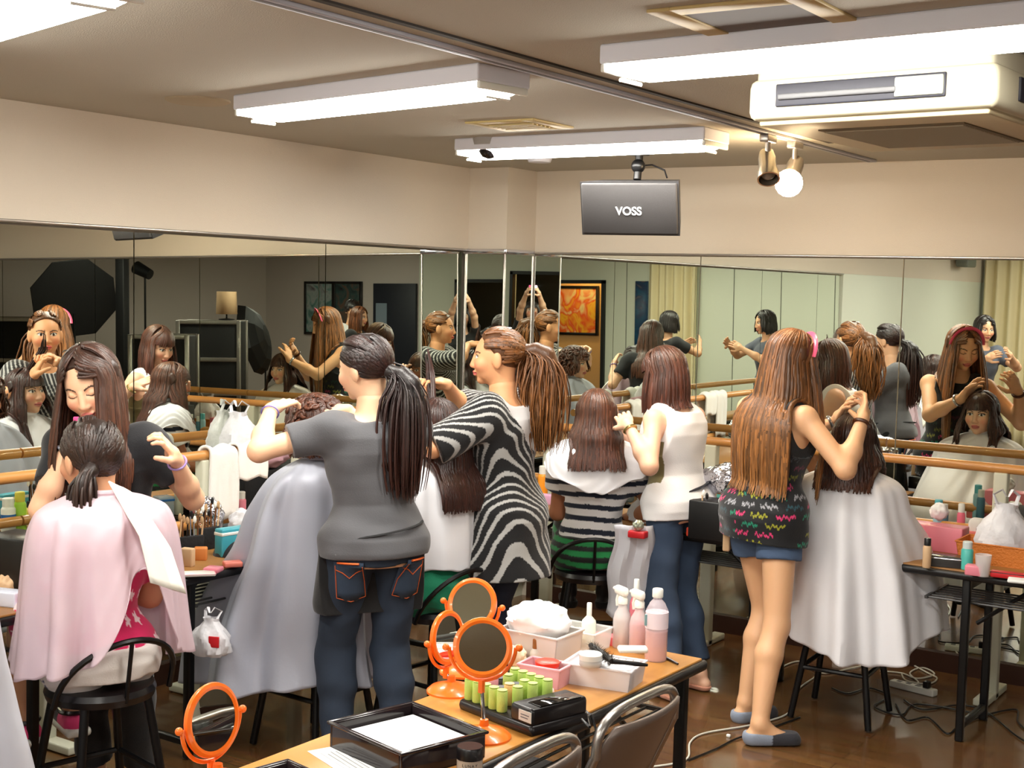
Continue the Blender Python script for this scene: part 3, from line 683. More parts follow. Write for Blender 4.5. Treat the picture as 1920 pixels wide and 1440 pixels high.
        if style in ('down', 'bob', 'curly'):
            for i in range(int(n * 1.35)):
                az = rg.uniform(face, 360 - face) if not back_only else rg.uniform(90, 270); el0 = rg.uniform(66, 90) if i % 3 else rg.uniform(20, 66)
                hang = length * rg.uniform(.86, 1.04); pts = []; g = rg.uniform(1.01, 1.09)
                azc = az if az <= 180 else az - 360
                e_end = -14 if abs(azc) > 70 else 2
                a0 = azc if abs(azc) > 80 else part + (azc - part) * .3
                for tt in np.linspace(0, 1, 7):
                    el = el0 + (e_end - el0) * tt; pts.append(S(a0 + (azc - a0) * min(1, tt * 1.6), el, g + .05 * tt * spread))
                out = _n(pts[-1] - hc_) * np.array([1, 1, 0]); p = pts[-1].copy(); m = max(4, int(hang / .028)); step = hang / m; ph = rg.uniform(0, 6); fr_ = rg.uniform(.8, 1.2)
                vel = _n(down + .22 * out * spread)
                for j in range(m):
                    tt = j / m
                    dirv = _n(down * 1. + out * (.22 * (1 - tt * 1.6)) * spread + curl * (np.array([math.sin(ph + j * 1.3 * fr_), math.cos(ph * 2 + j * 1.1), 0])) * .5 + rg.normal(0, .035, 3))
                    p = p + dirv * step; p = push(p); pts.append(p.copy())
                lock(pts, .0078 * k * rg.uniform(.7, 1.25))
            B.ell(S(180, 2, .5), np.array([.060, .034, .075]) * k, .02, R)
            for zz in np.linspace(0, min(length, .5) * .6, 6):
                q_ = S(180, -12, .66) + down * zz; q_ = push(q_, .010); B.ell(q_, np.array([.055, .014, .045]) * k, .02)
            for q in (-1, 1):
                if face < 60: B.cone(S(q * 92, 10, .93), push(S(q * 95, -12, .95) + down * min(length * .6, .2)), .022 * k, .018 * k, .03)
        if style in ('pony', 'updo'):
            tp = c + R @ (np.array(tie if tie is not None else (0, -.115, .02))) * k
            for i in range(n):
                az = rg.uniform(28, 332); azc = az if az <= 180 else az - 360
                e0 = 50 if abs(azc) < 55 else (14 if abs(azc) < 95 else rg.uniform(-38, 45)); el0 = e0 + rg.uniform(-4, 12)
                p0 = S(azc, min(el0, 85), 1.005); pts = []
                for tt in np.linspace(0, 1, 9):
                    q_ = p0 * (1 - tt) + tp * tt; d = R.T @ (q_ - hc_); L_ = np.sqrt(((d / er) ** 2).sum()); tgt = 1.0 + .035 * rg.uniform(.3, 1)
                    if L_ < tgt and tt < .92: d = d / L_ * tgt
                    pts.append(hc_ + R @ d)
                lock(pts, .0085 * k * rg.uniform(.8, 1.2), .35)
            if tail:
                nt = int(tail.get('n', 70) * 2.2); L_ = tail['len']; o = _n(R @ np.array(tail.get('out', (0, -1, .2)), float)); thk = tail.get('thick', .03)
                for i in range(nt):
                    p = tp + rg.normal(0, .009, 3); pts = [p.copy()]; Lh = L_ * rg.uniform(.75, 1.03); m = max(6, int(Lh / .025)); rr = rg.normal(0, 1, 3) * thk; rr[2] *= .2
                    for j in range(m):
                        tt = (j + 1) / m; dirv = _n(o * max(0, 1 - tt * tail.get('fall', 3.2)) * 1.2 + down * min(1, .25 + tt * 2.5)); q_ = pts[-1] + dirv * (Lh / m) + rr * (.9 / m) * (1.6 - 2.4 * tt if tt > .35 else 2.0) + curl * .012 * np.array([math.sin(j * .9 + i), math.cos(j * .8 + i), 0])
                        pts.append(push(q_))
                    lock(pts, .0050 * k, .6, segs=5)
                q_ = tp.copy(); tk = tail.get('core', thk * .75)
                for j in range(8):
                    tt = j / 8; q2 = push(q_ + _n(o * max(0, 1 - tt * tail.get('fall', 3.2)) * 1.2 + down * min(1, .25 + tt * 2.5)) * L_ / 10); B.cone(q_, q2, tk * (.55 + .45 * min(1, tt * 3)) * (1 - .3 * tt), tk * (.55 + .45 * min(1, (tt + .12) * 3)) * (1 - .45 * tt), .02); q_ = q2
                B.ell(tp, np.array([.024, .024, .024]) * k, .02)
        if style == 'curly':
            for i in range(260):
                az, el = rg.uniform(0, 360), rg.uniform(-35, 88)
                if min(az, 360 - az) < 60 and el < 30: continue
                p = S(az, el, 1.02); ou = _n(p - hc_); tg = _n(np.cross(ou, rg.normal(0, 1, 3))); b = np.cross(ou, tg); pts = []
                for j in range(9):
                    a = j * .75; pts.append(p + (tg * math.cos(a) + b * math.sin(a)) * .016 + ou * (.004 * j) + down * .003 * j)
                lock(pts, .0085 * k, .8)
        if bangs:
            for i in range(46):
                az = rg.uniform(-62, 62); p = [S(az * .5 + part * .3, 80 - 14 * t, 1.02 + .02 * t) if t < 3 else S(az * (.5 + .5 * (t - 2) / 5), 52 - (t - 2) * (44 + 6 * bangs) / 5, 1.055 + .01 * (t - 2)) for t in range(8)]
                lock(p, .0105 * k, .4)
        elif style in ('down', 'bob'):
            for sg in (-1, 1):
                for i in range(34):
                    a1 = sg * rg.uniform(44, 68); e_ = rg.uniform(70, 88); pts = [S(part + (a1 - part) * t, e_ - (e_ - 20) * t ** 1.3, 1.04) for t in np.linspace(0, 1, 6)]
                    p = pts[-1].copy()
                    for j in range(max(3, int(length * .8 / .03))):
                        p = push(p + _n(down + .12 * _n((p - hc_) * np.array([1, .3, 0]))) * .03); pts.append(p.copy())
                    lock(pts, .0085 * k)
        parts.append(B.mesh(lambda V: np.tile((col * .8).astype(np.float32), (len(V), 1))))
        if verts: parts.append((np.array(verts, np.float32), np.array(faces, np.int64), np.array(cols, np.float32)))
        s.S = S
        return np_obj(name, parts, HAIR, s.root)
    def strand(s, pts, col, n=26, w=.008, thick=.014, name='lifted_hair_strand', seed=3):
        rg = np.random.RandomState(seed); pts = np.array([s.L(p) for p in pts]); bm = MB(); cs = []; tt = np.linspace(0, 1, 16); base = np.stack([np.interp(tt, np.linspace(0, 1, len(pts)), pts[:, i]) for i in range(3)], 1)
        for i in range(n):
            o = rg.normal(0, 1, 3) * thick; cut = rg.randint(12, 17); q = base[:cut] + o * (np.sin(PI * tt[:cut]) * .7 + .3)[:, None]; bm.tube(q, [w * (1 - .7 * t ** 3) for t in tt[:cut]], 5, flat=.5); cs += [np.clip(np.array(col) * rg.uniform(.75, 1.3), 0, 1)] * (5 * cut)
        return bm.build(name, HAIR, s.root, col=np.array(cs, np.float32))
    # ---- cape: cloth hung from the neck, folds growing to the hem
    def cape(s, rings, m, name='cape', folds=11, amp=.05, seed=0, hem=None, neck=True, col=None, sharp=1.4, thick=.003, sub=0, na=170, ntt=56, a0=0., a1=360.):
        """rings: (z, cx, cy, rx, ry) from the neck down in the figure's frame"""
        rg = np.random.RandomState(seed); rings = np.array(rings, float); ph = rg.uniform(0, 6, 4); tt = np.linspace(0, 1, len(rings)); closed = (a1 - a0) >= 359
        # smooth interpolation of the ring table
        def itp(t, j):
            x = t * (len(rings) - 1); i = int(min(max(math.floor(x), 0), len(rings) - 2)); f = x - i; P = rings[:, j]; p0 = P[max(i - 1, 0)]; p1, p2 = P[i], P[i + 1]; p3 = P[min(i + 2, len(P) - 1)]
            return .5 * ((2 * p1) + (-p0 + p2) * f + (2 * p0 - 5 * p1 + 4 * p2 - p3) * f * f + (-p0 + 3 * p1 - 3 * p2 + p3) * f ** 3)
        vs = []; fs = []
        for i in range(ntt):
            t = i / (ntt - 1); z, cx, cy, rx, ry = [itp(t, j) for j in range(5)]
            for j in range(na):
                th = math.radians(a0 + (a1 - a0) * j / (na if closed else na - 1)); w = math.sin(folds * th + ph[0] + .8 * math.sin(2 * th + ph[1])) + .45 * math.sin((folds * 1.9 // 1) * th + ph[2] + t * 1.5); w = math.copysign(abs(w) ** (1 / sharp), w)
                g = amp * (t ** 1.5) * w * (.55 + .45 * math.sin(3 * th + ph[3])); zz = z
                hm = hem(th) if hem else 0.
                zz = z - hm * t ** 2 + .006 * t * math.sin(5 * th + ph[1])
                sx, cy_ = math.sin(th), math.cos(th); kx = 1 + g / max(rx, .05); vs.append((cx + rx * kx * sx, cy + ry * (1 + g / max(ry, .05)) * cy_, zz + .004 * math.sin(40 * t + 7 * math.sin(3 * th)) * t))
        for i in range(ntt - 1):
            for j in range(na if closed else na - 1): j2 = (j + 1) % na; fs.append((i * na + j, i * na + j2, (i + 1) * na + j2, (i + 1) * na + j))
        b = MB().add(vs, fs)
        if neck and closed:
            z, cx, cy, rx, ry = rings[0]; b.tube([(cx + rx * math.sin(a), cy + ry * math.cos(a), z + .006) for a in np.linspace(0, 2 * PI, 25)[:-1]], .008, 8, closed=True)
        return b.build(name, m, s.root, col=col, solid=thick)
def cloth_c(V, c):
    return np.tile(np.array(c, np.float32), (len(V), 1))
def vnoise(V, f, seed=0):
    return (np.sin(V[:, 0] * f + seed + 1.7 * np.sin(V[:, 1] * f * .8 + seed * 2)) + np.sin(V[:, 1] * f * 1.1 + 1.3 * np.sin(V[:, 2] * f * .9 + seed)) + np.sin(V[:, 2] * f * .95 + 1.9 * np.sin(V[:, 0] * f * .7 - seed))) / 3
def denim_c(V, c=(.20, .27, .38)):
    C = cloth_c(V, c).copy(); n = vnoise(V, 9, 2.); blend(C, .35 * np.clip(n, 0, 1), tuple(min(1, a * 1.5 + .05) for a in c)); blend(C, .3 * np.clip(-n, 0, 1), tuple(a * .55 for a in c)); return C
# ---------------------------------------------------------------- people
CR = np.array([.828, .561, 0]); CFW = np.array([-.561, .828, 0])
def xy(px, d, py=800): return W(px, py, d)[:2]
def yaw_of(v): return math.degrees(math.atan2(-v[0], v[1]))
BRN = (.33, .19, .11); DKB = (.18, .12, .095); BLK = (.11, .085, .08); TEA = (.43, .27, .15)
def stripes_c(V):
    C = cloth_c(V, (.93, .92, .92)).copy(); w = np.sin(2 * PI * (V[:, 2] + .006 * np.sin(V[:, 0] * 18 + V[:, 1] * 9)) / .056); blend(C, w > .25, (.10, .13, .20)); return C
def zebra_c(V):
    C = cloth_c(V, (.07, .07, .08)).copy(); n = vnoise(V, 7.5, 1.); n2 = vnoise(V + 3, 5, 4.)
    w = np.sin(250 * (V[:, 0] * .8 + V[:, 2] * .45 + V[:, 1] * .6) + 20 * vnoise(V, 4.6, 6.) + 10 * n); blend(C, (w > .50) * (n2 > -.5), (.72, .72, .71)); blend(C, (n2 > .80) | ((V[:, 2] < .76) * (n2 > .58)), (.86, .85, .85)); blend(C, (V[:, 2] > 1.22) * (np.abs(V[:, 0] - .03) < .04) * (V[:, 1] < 0), (.85, .84, .84)); return C
def green_c(V):
    C = cloth_c(V, (.05, .07, .06)).copy(); w = np.sin(130 * V[:, 2] + 5 * vnoise(V, 9, 2.)); blend(C, w > .1, (.10, .52, .27)); return C
def script_c(V):
    C = cloth_c(V, (.055, .06, .075)).copy(); th = np.arctan2(V[:, 0], V[:, 1]) * .15; z = V[:, 2]
    row = np.floor(z / .038); u = th + row * .37 * .09; cell = np.floor(u / .085); fu = u / .085 - cell; fz = z / .038 - row
    hsh = np.abs(np.sin(row * 12.9898 + cell * 78.233) * 43758.5453) % 1
    ln = .5 + .26 * np.sin(fu * 34 + hsh * 20) * np.cos(fu * 13 + hsh * 9); on = (np.abs(fz - ln) < .13) * (fu > .10) * (fu < .80) * (hsh > .12)
    pal = [(.86, .22, .45), (.10, .52, .40), (.60, .60, .62), (.62, .62, .16), (.15, .30, .34), (.10, .45, .36)]
    fade = np.clip((1.18 - z) / .22, .15, 1)
    for i, p in enumerate(pal): blend(C, on * (np.floor(hsh * 61) % 6 == i) * fade, p)
    return C
def star_mask(u, v, s=.075):
    r = np.floor(v / s); cx = np.floor(u / s + .5 * (r % 2)); h = np.abs(np.sin(r * 12.98 + cx * 78.2) * 43758.5) % 1
    du = (u / s + .5 * (r % 2) - cx - .5 + .18 * (h - .5)) * s; dv = (v / s - r - .5 + .2 * (h - .5)) * s; a = np.arctan2(du, dv) + h * 2; rr = np.hypot(du, dv); m = (a % (2 * PI / 5)) - PI / 5
    R0 = .017 + .008 * h; return rr < R0 * (.45 + .55 * (np.abs(m) / (PI / 5)) ** 1.2)
def star_c(V):
    C = cloth_c(V, (.83, .08, .36)).copy(); u = np.arctan2(V[:, 0], V[:, 1]) * .17; blend(C, star_mask(u, V[:, 2]), (.97, .88, .90)); blend(C, V[:, 2] < .60, (.80, .07, .33)); return C

# --- client in the pink translucent cape (left foreground)
pC1 = Person('person', (-3.42, 2.80), 78, 'seated person in a translucent pink cape over a magenta star-print top, back turned', 1.54, hs=1.12, pelvis=.60, head=(6, -8, 2), lean=(3, 0), skin=(.84, .62, .47))
pC1.sit(.24, .36, .085); pC1.arm(-1, (-.09, .20, .74), (-.22, -.12, .7), world=False); pC1.arm(1, (.07, .24, .76), (.20, .12, .6), world=False)
pC1.body(); pC1.top('star_print_top', star_c, hem=-.16, sleeve=.7, infl=.016, h=.0045)
def skirt1(V):
    C = cloth_c(V, (.90, .88, .86)).copy(); ck = (np.sin(V[:, 0] * 190) * np.sin(V[:, 2] * 190 + V[:, 1] * 100) > 0); blend(C, ck * (V[:, 0] < -.06) * (V[:, 1] > .0), (.14, .2, .38)); return C
pC1.pants('skirt', skirt1, .62, .03, .06, m=CLOTH)
SNK = mat('sneaker fabric', (.9, .25, .5), .6, vcol=1)
pC1.shoes((.95, .28, .52), (.14, .08, .12), 'sneaker', .012, .9)
for q in (-1, 1):
    A_ = pC1.legs[q][2]; td = pC1.legs[q][3]
    MB().box(A_ + td * .05 + np.array([0, 0, -.068]), (.085, .25, .028), .012, rz=math.atan2(-td[0], td[1])).build('shoe_sole', WHITEP, pC1.root)
    MB().tube([A_ + np.array([.045 * math.sin(a), .05 * math.cos(a), -.005]) for a in np.linspace(0, 2 * PI, 17)[:-1]], .008, 6, closed=True).build('ankle_trim', BLACKP, pC1.root)
pC1.hair(DKB, 'updo', n=420, tie=(-.055, -.075, -.030), tail=dict(len=.21, out=(-1, -.4, -.1), n=70, thick=.022, fall=2.2), seed=4)
PINKC = mat('translucent pink nylon', (.95, .86, .90), .45, alpha=.58, bump=(18, (1, 1, .4), .004))
pC1.cape([(1.105, 0, .0, .062, .062), (1.09, 0, 0, .125, .095), (1.05, 0, 0, .205, .135), (.97, 0, .0, .235, .165), (.84, 0, .0, .25, .175), (.70, 0, .0, .26, .19), (.57, 0, .0, .275, .20)], PINKC, 'cape', 9, .035, 3, hem=lambda th: -.34 * math.exp(-((th - 2.98) / .40) ** 2) + .02 * math.cos(th * 4))
bm = MB()
pts = []
for i in range(12):
    t = i / 11; pts.append((t, [(.03 + .03 * t, -.085 - .135 * min(1, t * 2.4) - .045 * t, 1.125 - .03 * min(1, t * 3) - .26 * t)]))
vs = []; fs = []
for i, (t, (c,)) in enumerate(pts):
    wd_ = .046 + .014 * t
    for j in range(7): u = j / 6 - .5; vs.append((c[0] + 2 * u * wd_ + .03 * t, c[1] - .006 * math.cos(u * 9) + abs(u) * .02, c[2] - .05 * u))
for i in range(11):
    for j in range(6): fs.append((i * 7 + j, i * 7 + j + 1, (i + 1) * 7 + j + 1, (i + 1) * 7 + j))
e = bm.add(vs, fs).build('neck_towel', mat('white paper towel', (.97, .97, .93), .9), pC1.root, solid=.006)
MB().ball((-.05, -.085, 1.075), (.018, .012, .014)).build('hair_bead', mat('teal bead', (.05, .6, .5), .2), pC1.root)

# --- stylist in black with long dark brown hair, facing the viewer
loc = xy(226, 4.72)
pA = Person('person', loc, -146 - 4, 'standing person in a black top with long dark brown hair, bending over the pink-caped client', 1.53, hs=1.13, head=(2, -22, -12), lean=(11, 4), skin=(.93, .74, .60))
pA.stand(.08)
pA.arm(1, W(128, 838, 4.52), W(64, 960, 4.7), hdir=W(150, 790, 4.42) - W(128, 838, 4.52), palm=-CFW * 0 + CR * .2 - np.array([0, 0, 1.]) * .4 + CR, curl=.75)
pA.arm(-1, W(330, 862, 4.54), W(384, 955, 4.70), hdir=W(292, 800, 4.44) - W(330, 862, 4.54), palm=-CR - np.array([0, 0, .8]), curl=.75)
pA.body(eyes_open=False); pA.top('black_top', (.075, .08, .10), hem=-.02, sleeve=.62, infl=.016)
pA.pants('black_trousers', (.045, .045, .055), 1.95, .016, m=CLOTH); pA.shoes((.06, .06, .07))
B = Sdf(.005); B.torso(pA.tr, .0195, .02, .45, .99); B.cut += [(pA.tr.P(.7, .055), pA.tr.r, 0), (pA.tr.P(.7, -.055), -pA.tr.r, 0), (pA.tr.P(.7, 0, .03), -pA.tr.f, 0)]
np_obj('white_inner_top', [B.mesh((.93, .92, .93))], CLOTH, pA.root)
pA.hair((.25, .16, .125), 'down', .40, seed=8, face=46, part=18, tips=(.34, .205, .14), n=520, spread=.8)
pA.ring(-1, .93, .030, .004, mat('purple bracelet', (.62, .52, .75), .3)); pA.ring(1, .95, .030, .004, mat('grey bracelet', (.6, .6, .65), .3))
MB().box((0, 0, 0), (.05, .012, .018), .004).build('hair_clip', mat('pink clip', (.92, .30, .55), .3), pA.root).location = pA.L(W(152, 787, 4.40))

# --- client under the silver cape with curly hair
pC2 = Person('person', xy(600, 5.2), 88, 'seated person with short curly dark hair wrapped in a silver grey cape', 1.56, hs=1.05, pelvis=.60, head=(8, -4, 0), skin=(.88, .70, .57))
pC2.sit(.24, .32, .09); pC2.arm(-1, (-.09, .30, .72), (-.22, -.12, .7), world=False); pC2.arm(1, (.09, .30, .72), (.22, -.12, .7), world=False)
pC2.body(); pC2.top('dark_top', (.2, .2, .24), hem=0, sleeve=.5); pC2.pants('dark_trousers', (.07, .07, .09), 1.95, m=CLOTH); pC2.shoes((.10, .09, .10))
pC2.hair((.21, .12, .09), 'curly', .10, vol=1.10, n=330, seed=12, tips=(.34, .19, .12), curl=.8, bangs=.6)
pC2.cape([(1.11, 0, .0, .06, .06), (1.09, 0, 0, .12, .09), (1.04, 0, .0, .21, .14), (.92, 0, .03, .25, .20), (.76, .0, .06, .265, .25), (.60, 0, .12, .28, .33), (.40, 0, .17, .30, .38), (.235, .0, .17, .32, .40)], SILVER, 'cape', 8, .10, 5, hem=lambda th: .05 * math.cos(th) + .02 * math.sin(3 * th), sharp=1.2)

# --- stylist in the grey T-shirt
pB = Person('person', xy(706, 4.85), 58, 'standing person in a grey T-shirt and dark jeans with a long black ponytail', 1.585, head=(38, -12, 4), lean=(3, -1), skin=(.93, .75, .61), wid=1.0)
for q, dy in ((-1, .02), (1, -.04)): pB.leg(q, (q * .11, dy, .075))
pB.arm(-1, W(508, 768, 4.92), W(480, 850, 4.72), hdir=W(560, 742, 5.05) - W(508, 768, 4.92), palm=-np.array([0, 0, 1.]), curl=.6)
pB.arm(1, W(652, 770, 5.15), W(742, 845, 5.1), hdir=-CR, curl=.6)
pB.body(eyes_open=False); pB.top('grey_t_shirt', (.335, .335, .35), hem=-.10, sleeve=.58, infl=.030, neck=.95, sl_infl=.014)
def jeansB(V):
    C = denim_c(V, (.15, .195, .26))
    return C
pB.pants('jeans', jeansB, 1.98, .012, .14)
# pockets, trim and belt loops on the jeans
OT = mat('orange stitching', (.80, .36, .14), .7); OT2 = mat('denim pocket', (.20, .26, .34), .9, bump=(300, (1, 1, 1), .001))
for q in (-1, 1):
    c = pB.tr.P(-.10, q * .082, -.0); nrm = -_n(pB.tr.f - pB.tr.r * q * .42)
    def surf(x, z, off=.004):
        lo, hi = .02, .25
        o_ = pB.tr.P(0, 0, 0) + np.array([q * .085 + x * math.cos(.4), 0, 0]) + pB.tr.u * z
        for _ in range(22):
            mid = (lo + hi) / 2; p = o_ + nrm * mid; d = min(float(pB.tr.sdf(np.array([p[0]]), np.array([p[1]]), np.array([p[2]]), .017)[0]), 9)
            Hp, K = pB.legs[q][:2]; v = K - Hp; t = np.clip((p - Hp) @ v / (v @ v), 0, 1); d2 = np.linalg.norm(p - Hp - t * v) - (.098 - .026 * t)
            if min(d, d2) < 0: lo = mid
            else: hi = mid
        return o_ + nrm * (hi + off)
    vs = []; fs = []
    for i in range(9):
        for j in range(7): vs.append(surf((j / 6 - .5) * .125, -.055 - i / 8 * .13 - (.02 if i > 7 and 1 < j < 5 else 0)))
    for i in range(8):
        for j in range(6): fs.append((i * 7 + j, i * 7 + j + 1, (i + 1) * 7 + j + 1, (i + 1) * 7 + j))
    pk = MB().add(vs, fs).build('back_pocket', OT2, pB.root, solid=.004)
    MB().tube([surf(x, -.058, .009) for x in np.linspace(-.045, .045, 8)], .0065, 6, flat=.6).build('pocket_trim', mat('bright orange trim', (.90, .40, .15), .5), pk)
    MB().tube([surf((j - .5) * .115, -.07 - z, .007) for j, z in ((0, 0), (0, .06), (0, .12), (.5, .135), (1, .12), (1, .06), (1, 0))], .0016, 5).tube([surf((j - .5) * .11, z - .04, .008) for j, z in ((0, -.045), (.25, -.055), (.5, -.075), (.75, -.055), (1, -.045))], .002, 5).build('stitching', OT, pk)
pB.hair((.125, .085, .085), 'pony', n=460, tie=(.0, -.108, -.030), tail=dict(len=.46, out=(.05, -1, -.2), n=230, thick=.050, fall=3.5), seed=21, tips=(.24, .13, .10), vol=1.04)
MB().tube([pB.hc + pB.hR @ np.array([.022 * math.cos(a), -.112, -.030 + .022 * math.sin(a)]) for a in np.linspace(0, 2 * PI, 17)[:-1]], .006, 6, closed=True).build('hair_tie', BLACKP, pB.root)
pB.ring(-1, .92, .031, .0028, mat('purple cord', (.5, .45, .75), .4), 'bracelet')
B = Sdf(.0055); B.torso(pB.tr, .028, .02, -.42, .10)
for q in (-1, 1): Hp, K = pB.legs[q][:2]; B.cone(Hp, Hp + (K - Hp) * .5, .112, .108, .03)
B.cut += [(pB.tr.P(0, 0, .012), -pB.tr.f, 0), (pB.pel + np.array([0, 0, -.26]), np.array([0, 0, -1.]), 0)]
np_obj('apron', [B.mesh((.05, .05, .06))], CLOTH, pB.root)
MB().tube([pB.tr.P(.10 + .05 * math.cos(a), .172 * math.cos(a), -.008 + .143 * math.sin(a)) for a in np.linspace(0, 2 * PI, 41)[:-1]], .006, 6, closed=True, flat=.5).build('apron_string', mat('black strap', (.05, .05, .06), .8), pB.root)

# --- client with very long dark hair and white cape, green trousers
pC3 = Person('person', xy(822, 5.42), 84, 'seated person with very long straight dark hair over a white cape and green trousers', 1.56, pelvis=.60, head=(0, 2, 0), skin=(.88, .70, .57)); pC3.mg = .08
pC3.sit(.24, .36, .09); pC3.arm(-1, (-.09, .30, .72), (-.22, -.12, .7), world=False); pC3.arm(1, (.09, .30, .72), (.22, -.12, .7), world=False)
GRN = (.02, .47, .33)
pC3.body(legcol=(.2, .15, .14)); pC3.top('white_top', (.9, .9, .92), hem=.05, sleeve=.6); pC3.pants('green_shorts', GRN, .85, .045, .2, m=CLOTH, noise=(.006, 38, 1.)); pC3.shoes((.1, .08, .08))
MB().tube([pC3.tr.P(.13, .165 * math.cos(a), .125 * math.sin(a)) for a in np.linspace(0, 2 * PI, 41)[:-1]], .016, 6, closed=True, flat=.5).build('belt', BLACKP, pC3.root)
pC3.hair((.22, .12, .095), 'down', .30, seed=31, n=620, bangs=1., tips=(.20, .11, .09))
pC3.cape([(1.10, 0, .0, .06, .06), (1.08, 0, 0, .12, .09), (1.03, 0, 0, .20, .13), (.92, 0, .02, .225, .18), (.80, 0, .04, .235, .21), (.70, 0, .05, .24, .22)], WHITEC, 'cape', 8, .03, 9, hem=lambda th: .03 * math.sin(2 * th + 1))

# --- stylist in the zebra-print tunic
pC = Person('person', xy(955, 5.52), 98, 'standing person in a black and white zebra-print tunic with a brown ponytail', 1.60, head=(22, -3, 0), lean=(4, 0), skin=(.90, .66, .48))
for q, dy in ((-1, .04), (1, -.04)): pC.leg(q, (q * .09, dy, .075))
pC.arm(-1, W(793, 766, 5.46), W(770, 860, 5.25), hdir=W(783, 712, 5.5) - W(793, 766, 5.46), palm=CFW, curl=.7)
pC.arm(1, W(838, 722, 5.55), W(905, 770, 5.75), hdir=W(800, 712, 5.5) - W(838, 722, 5.55), palm=-np.array([0, 0, 1.]), curl=1.0)
pC.body(brow=(.28, .17, .10), makeup=(.84, .40, .38)); pC.top('zebra_tunic', zebra_c, hem=-.56, sleeve=1.0, infl=.030, sl_infl=.026, h=.0048, flare=.05, noise=(.005, 22, 3.))
pC.pants('jeans', lambda V: denim_c(V, (.12, .15, .22)), 1.98); pC.shoes((.15, .12, .12))
pC.hair(TEA, 'pony', n=460, tie=(0, -.115, .025), tail=dict(len=.44, out=(0, -1, .25), n=210, thick=.055, fall=3.0), seed=41, tips=(.50, .33, .18), curl=.35, vol=1.03)
MB().box((0, 0, 0), (.008, .03, .012), .003).build('hair_clip', mat('silver clip', (.85, .85, .85), .2, .8), pC.root).location = pC.hc + pC.hR @ np.array([-.02, -.05, .118])
pC.ring(-1, .90, .031, .010, mat('white wristband', (.92, .91, .92), .6), 'wristband')
S1 = W(806, 700, 5.5)
pC3.strand([pC3.hc + 0 if 0 else W(812, 770, 5.42), W(808, 735, 5.46), S1, W(800, 655, 5.5)], (.2, .11, .09), 22, .007, .010)

# --- client in the striped shirt
pC4 = Person('person', xy(1118, 6.22), 34, 'seated person in a navy striped shirt with a small white shoulder cape, back turned', 1.55, pelvis=.60, head=(2, -6, 0), skin=(.70, .46, .33)); pC4.mg = .07
pC4.sit(.24, .36, .08); pC4.arm(-1, (-.10, .30, .74), (-.22, -.12, .7), world=False); pC4.arm(1, (.16, .22, .70), (.36, -.05, .80), world=False)
pC4.body(legcol=(.13, .10, .10)); pC4.top('striped_shirt', stripes_c, hem=.02, sleeve=.52, infl=.016, sl_infl=.02, h=.0045); pC4.pants('green_zebra_shorts', green_c, .8, .028, .14, m=CLOTH); pC4.shoes((.1, .09, .09))
pC4.hair((.32, .195, .13), 'down', .24, seed=51, n=480, tips=(.28, .16, .12), bangs=.8)
pC4.cape([(1.11, 0, .0, .06, .06), (1.095, 0, 0, .11, .08), (1.06, 0, 0, .185, .12), (1.00, 0, 0, .225, .155), (.93, 0, -.005, .245, .175)], WHITEC, 'cape', 4, .02, 6, hem=lambda th: .05 * math.cos(2 * th) - .0)
MB().box((0, 0, 0), (.008, .03, .012), .003).build('hair_clip', mat('green clip', (.7, .75, .4), .3), pC4.root).location = pC4.hc + np.array([.055, -.03, .09])

# --- stylist in the white sleeveless top
pD = Person('person', xy(1276, 6.15), 78, 'standing person in a white sleeveless top and blue jeans with brown bob hair', 1.52, head=(14, -22, 0), lean=(6, 0), skin=(.93, .74, .62))
for q, fp in ((-1, (1262, 1282)), (1, (1312, 1262))):
    pD.leg(q, tuple(pD.L(at(fp[0], fp[1], z=.075))), toe=(-.1 * q, 1, 0))
pD.arm(-1, W(1179, 800, 6.05), W(1188, 858, 5.95), hdir=W(1163, 772, 6.15) - W(1179, 800, 6.05), palm=CFW, curl=.8)
pD.arm(1, W(1163, 812, 6.32), W(1200, 885, 6.35), hdir=W(1160, 785, 6.3) - W(1163, 812, 6.32), palm=-CR, curl=.8)
def dtop(V):
    C = cloth_c(V, (.93, .925, .93)).copy(); n = vnoise(V, 30, 3.); m = (np.hypot((V[:, 0] + .115 + .01 * n) / .07, (V[:, 2] - 1.02 + .015 * n) / .10) < 1) * (V[:, 1] > -.02); blend(C, m * .95, (.42, .38, .22)); return C
pD.body(); pD.top('sleeveless_top', dtop, hem=-.14, sleeve=0, infl=.030, noise=(.004, 24, 2.), h=.005); pD.pants('jeans', lambda V: denim_c(V, (.21, .275, .37)), 1.86, .016)
pD.shoes((.85, .6, .5), (.12, .1, .1), 'flat_shoe', .004, .3)
MB().tube([pD.tr.P(.16 + .06 * math.cos(a), .160 * math.cos(a) + 0, .122 * math.sin(a) - .002) for a in np.linspace(0, 2 * PI, 41)[:-1]], .009, 6, closed=True, flat=.5).build('belt', mat('navy belt', (.06, .07, .12), .5), pD.root)
pD.hair((.31, .205, .155), 'bob', .19, seed=61, n=480, face=60, tips=(.30, .16, .12), bangs=.8)
pD.ring(-1, .93, .028, .006, mat('gold watch', (.75, .68, .45), .2, .8), 'watch')
cp = pD.tr.P(-.16, .06, -.135)
ch = MB().tube([cp + np.array([0, 0, .05]), cp + np.array([0, 0, 0])], .002, 5).ball(cp + np.array([.0, 0, .0]), (.010, .008, .016)).build('phone_charm', mat('pink charm', (.93, .45, .5), .4), pD.root)
MB().ball(cp + np.array([.008, 0, -.025]), (.012, .008, .018)).build('charm_bead', mat('green charm', (.3, .55, .4), .4), ch); MB().ball(cp + np.array([-.006, 0, -.05]), (.010, .008, .018)).build('charm_bead', mat('red charm', (.75, .3, .3), .4), ch)
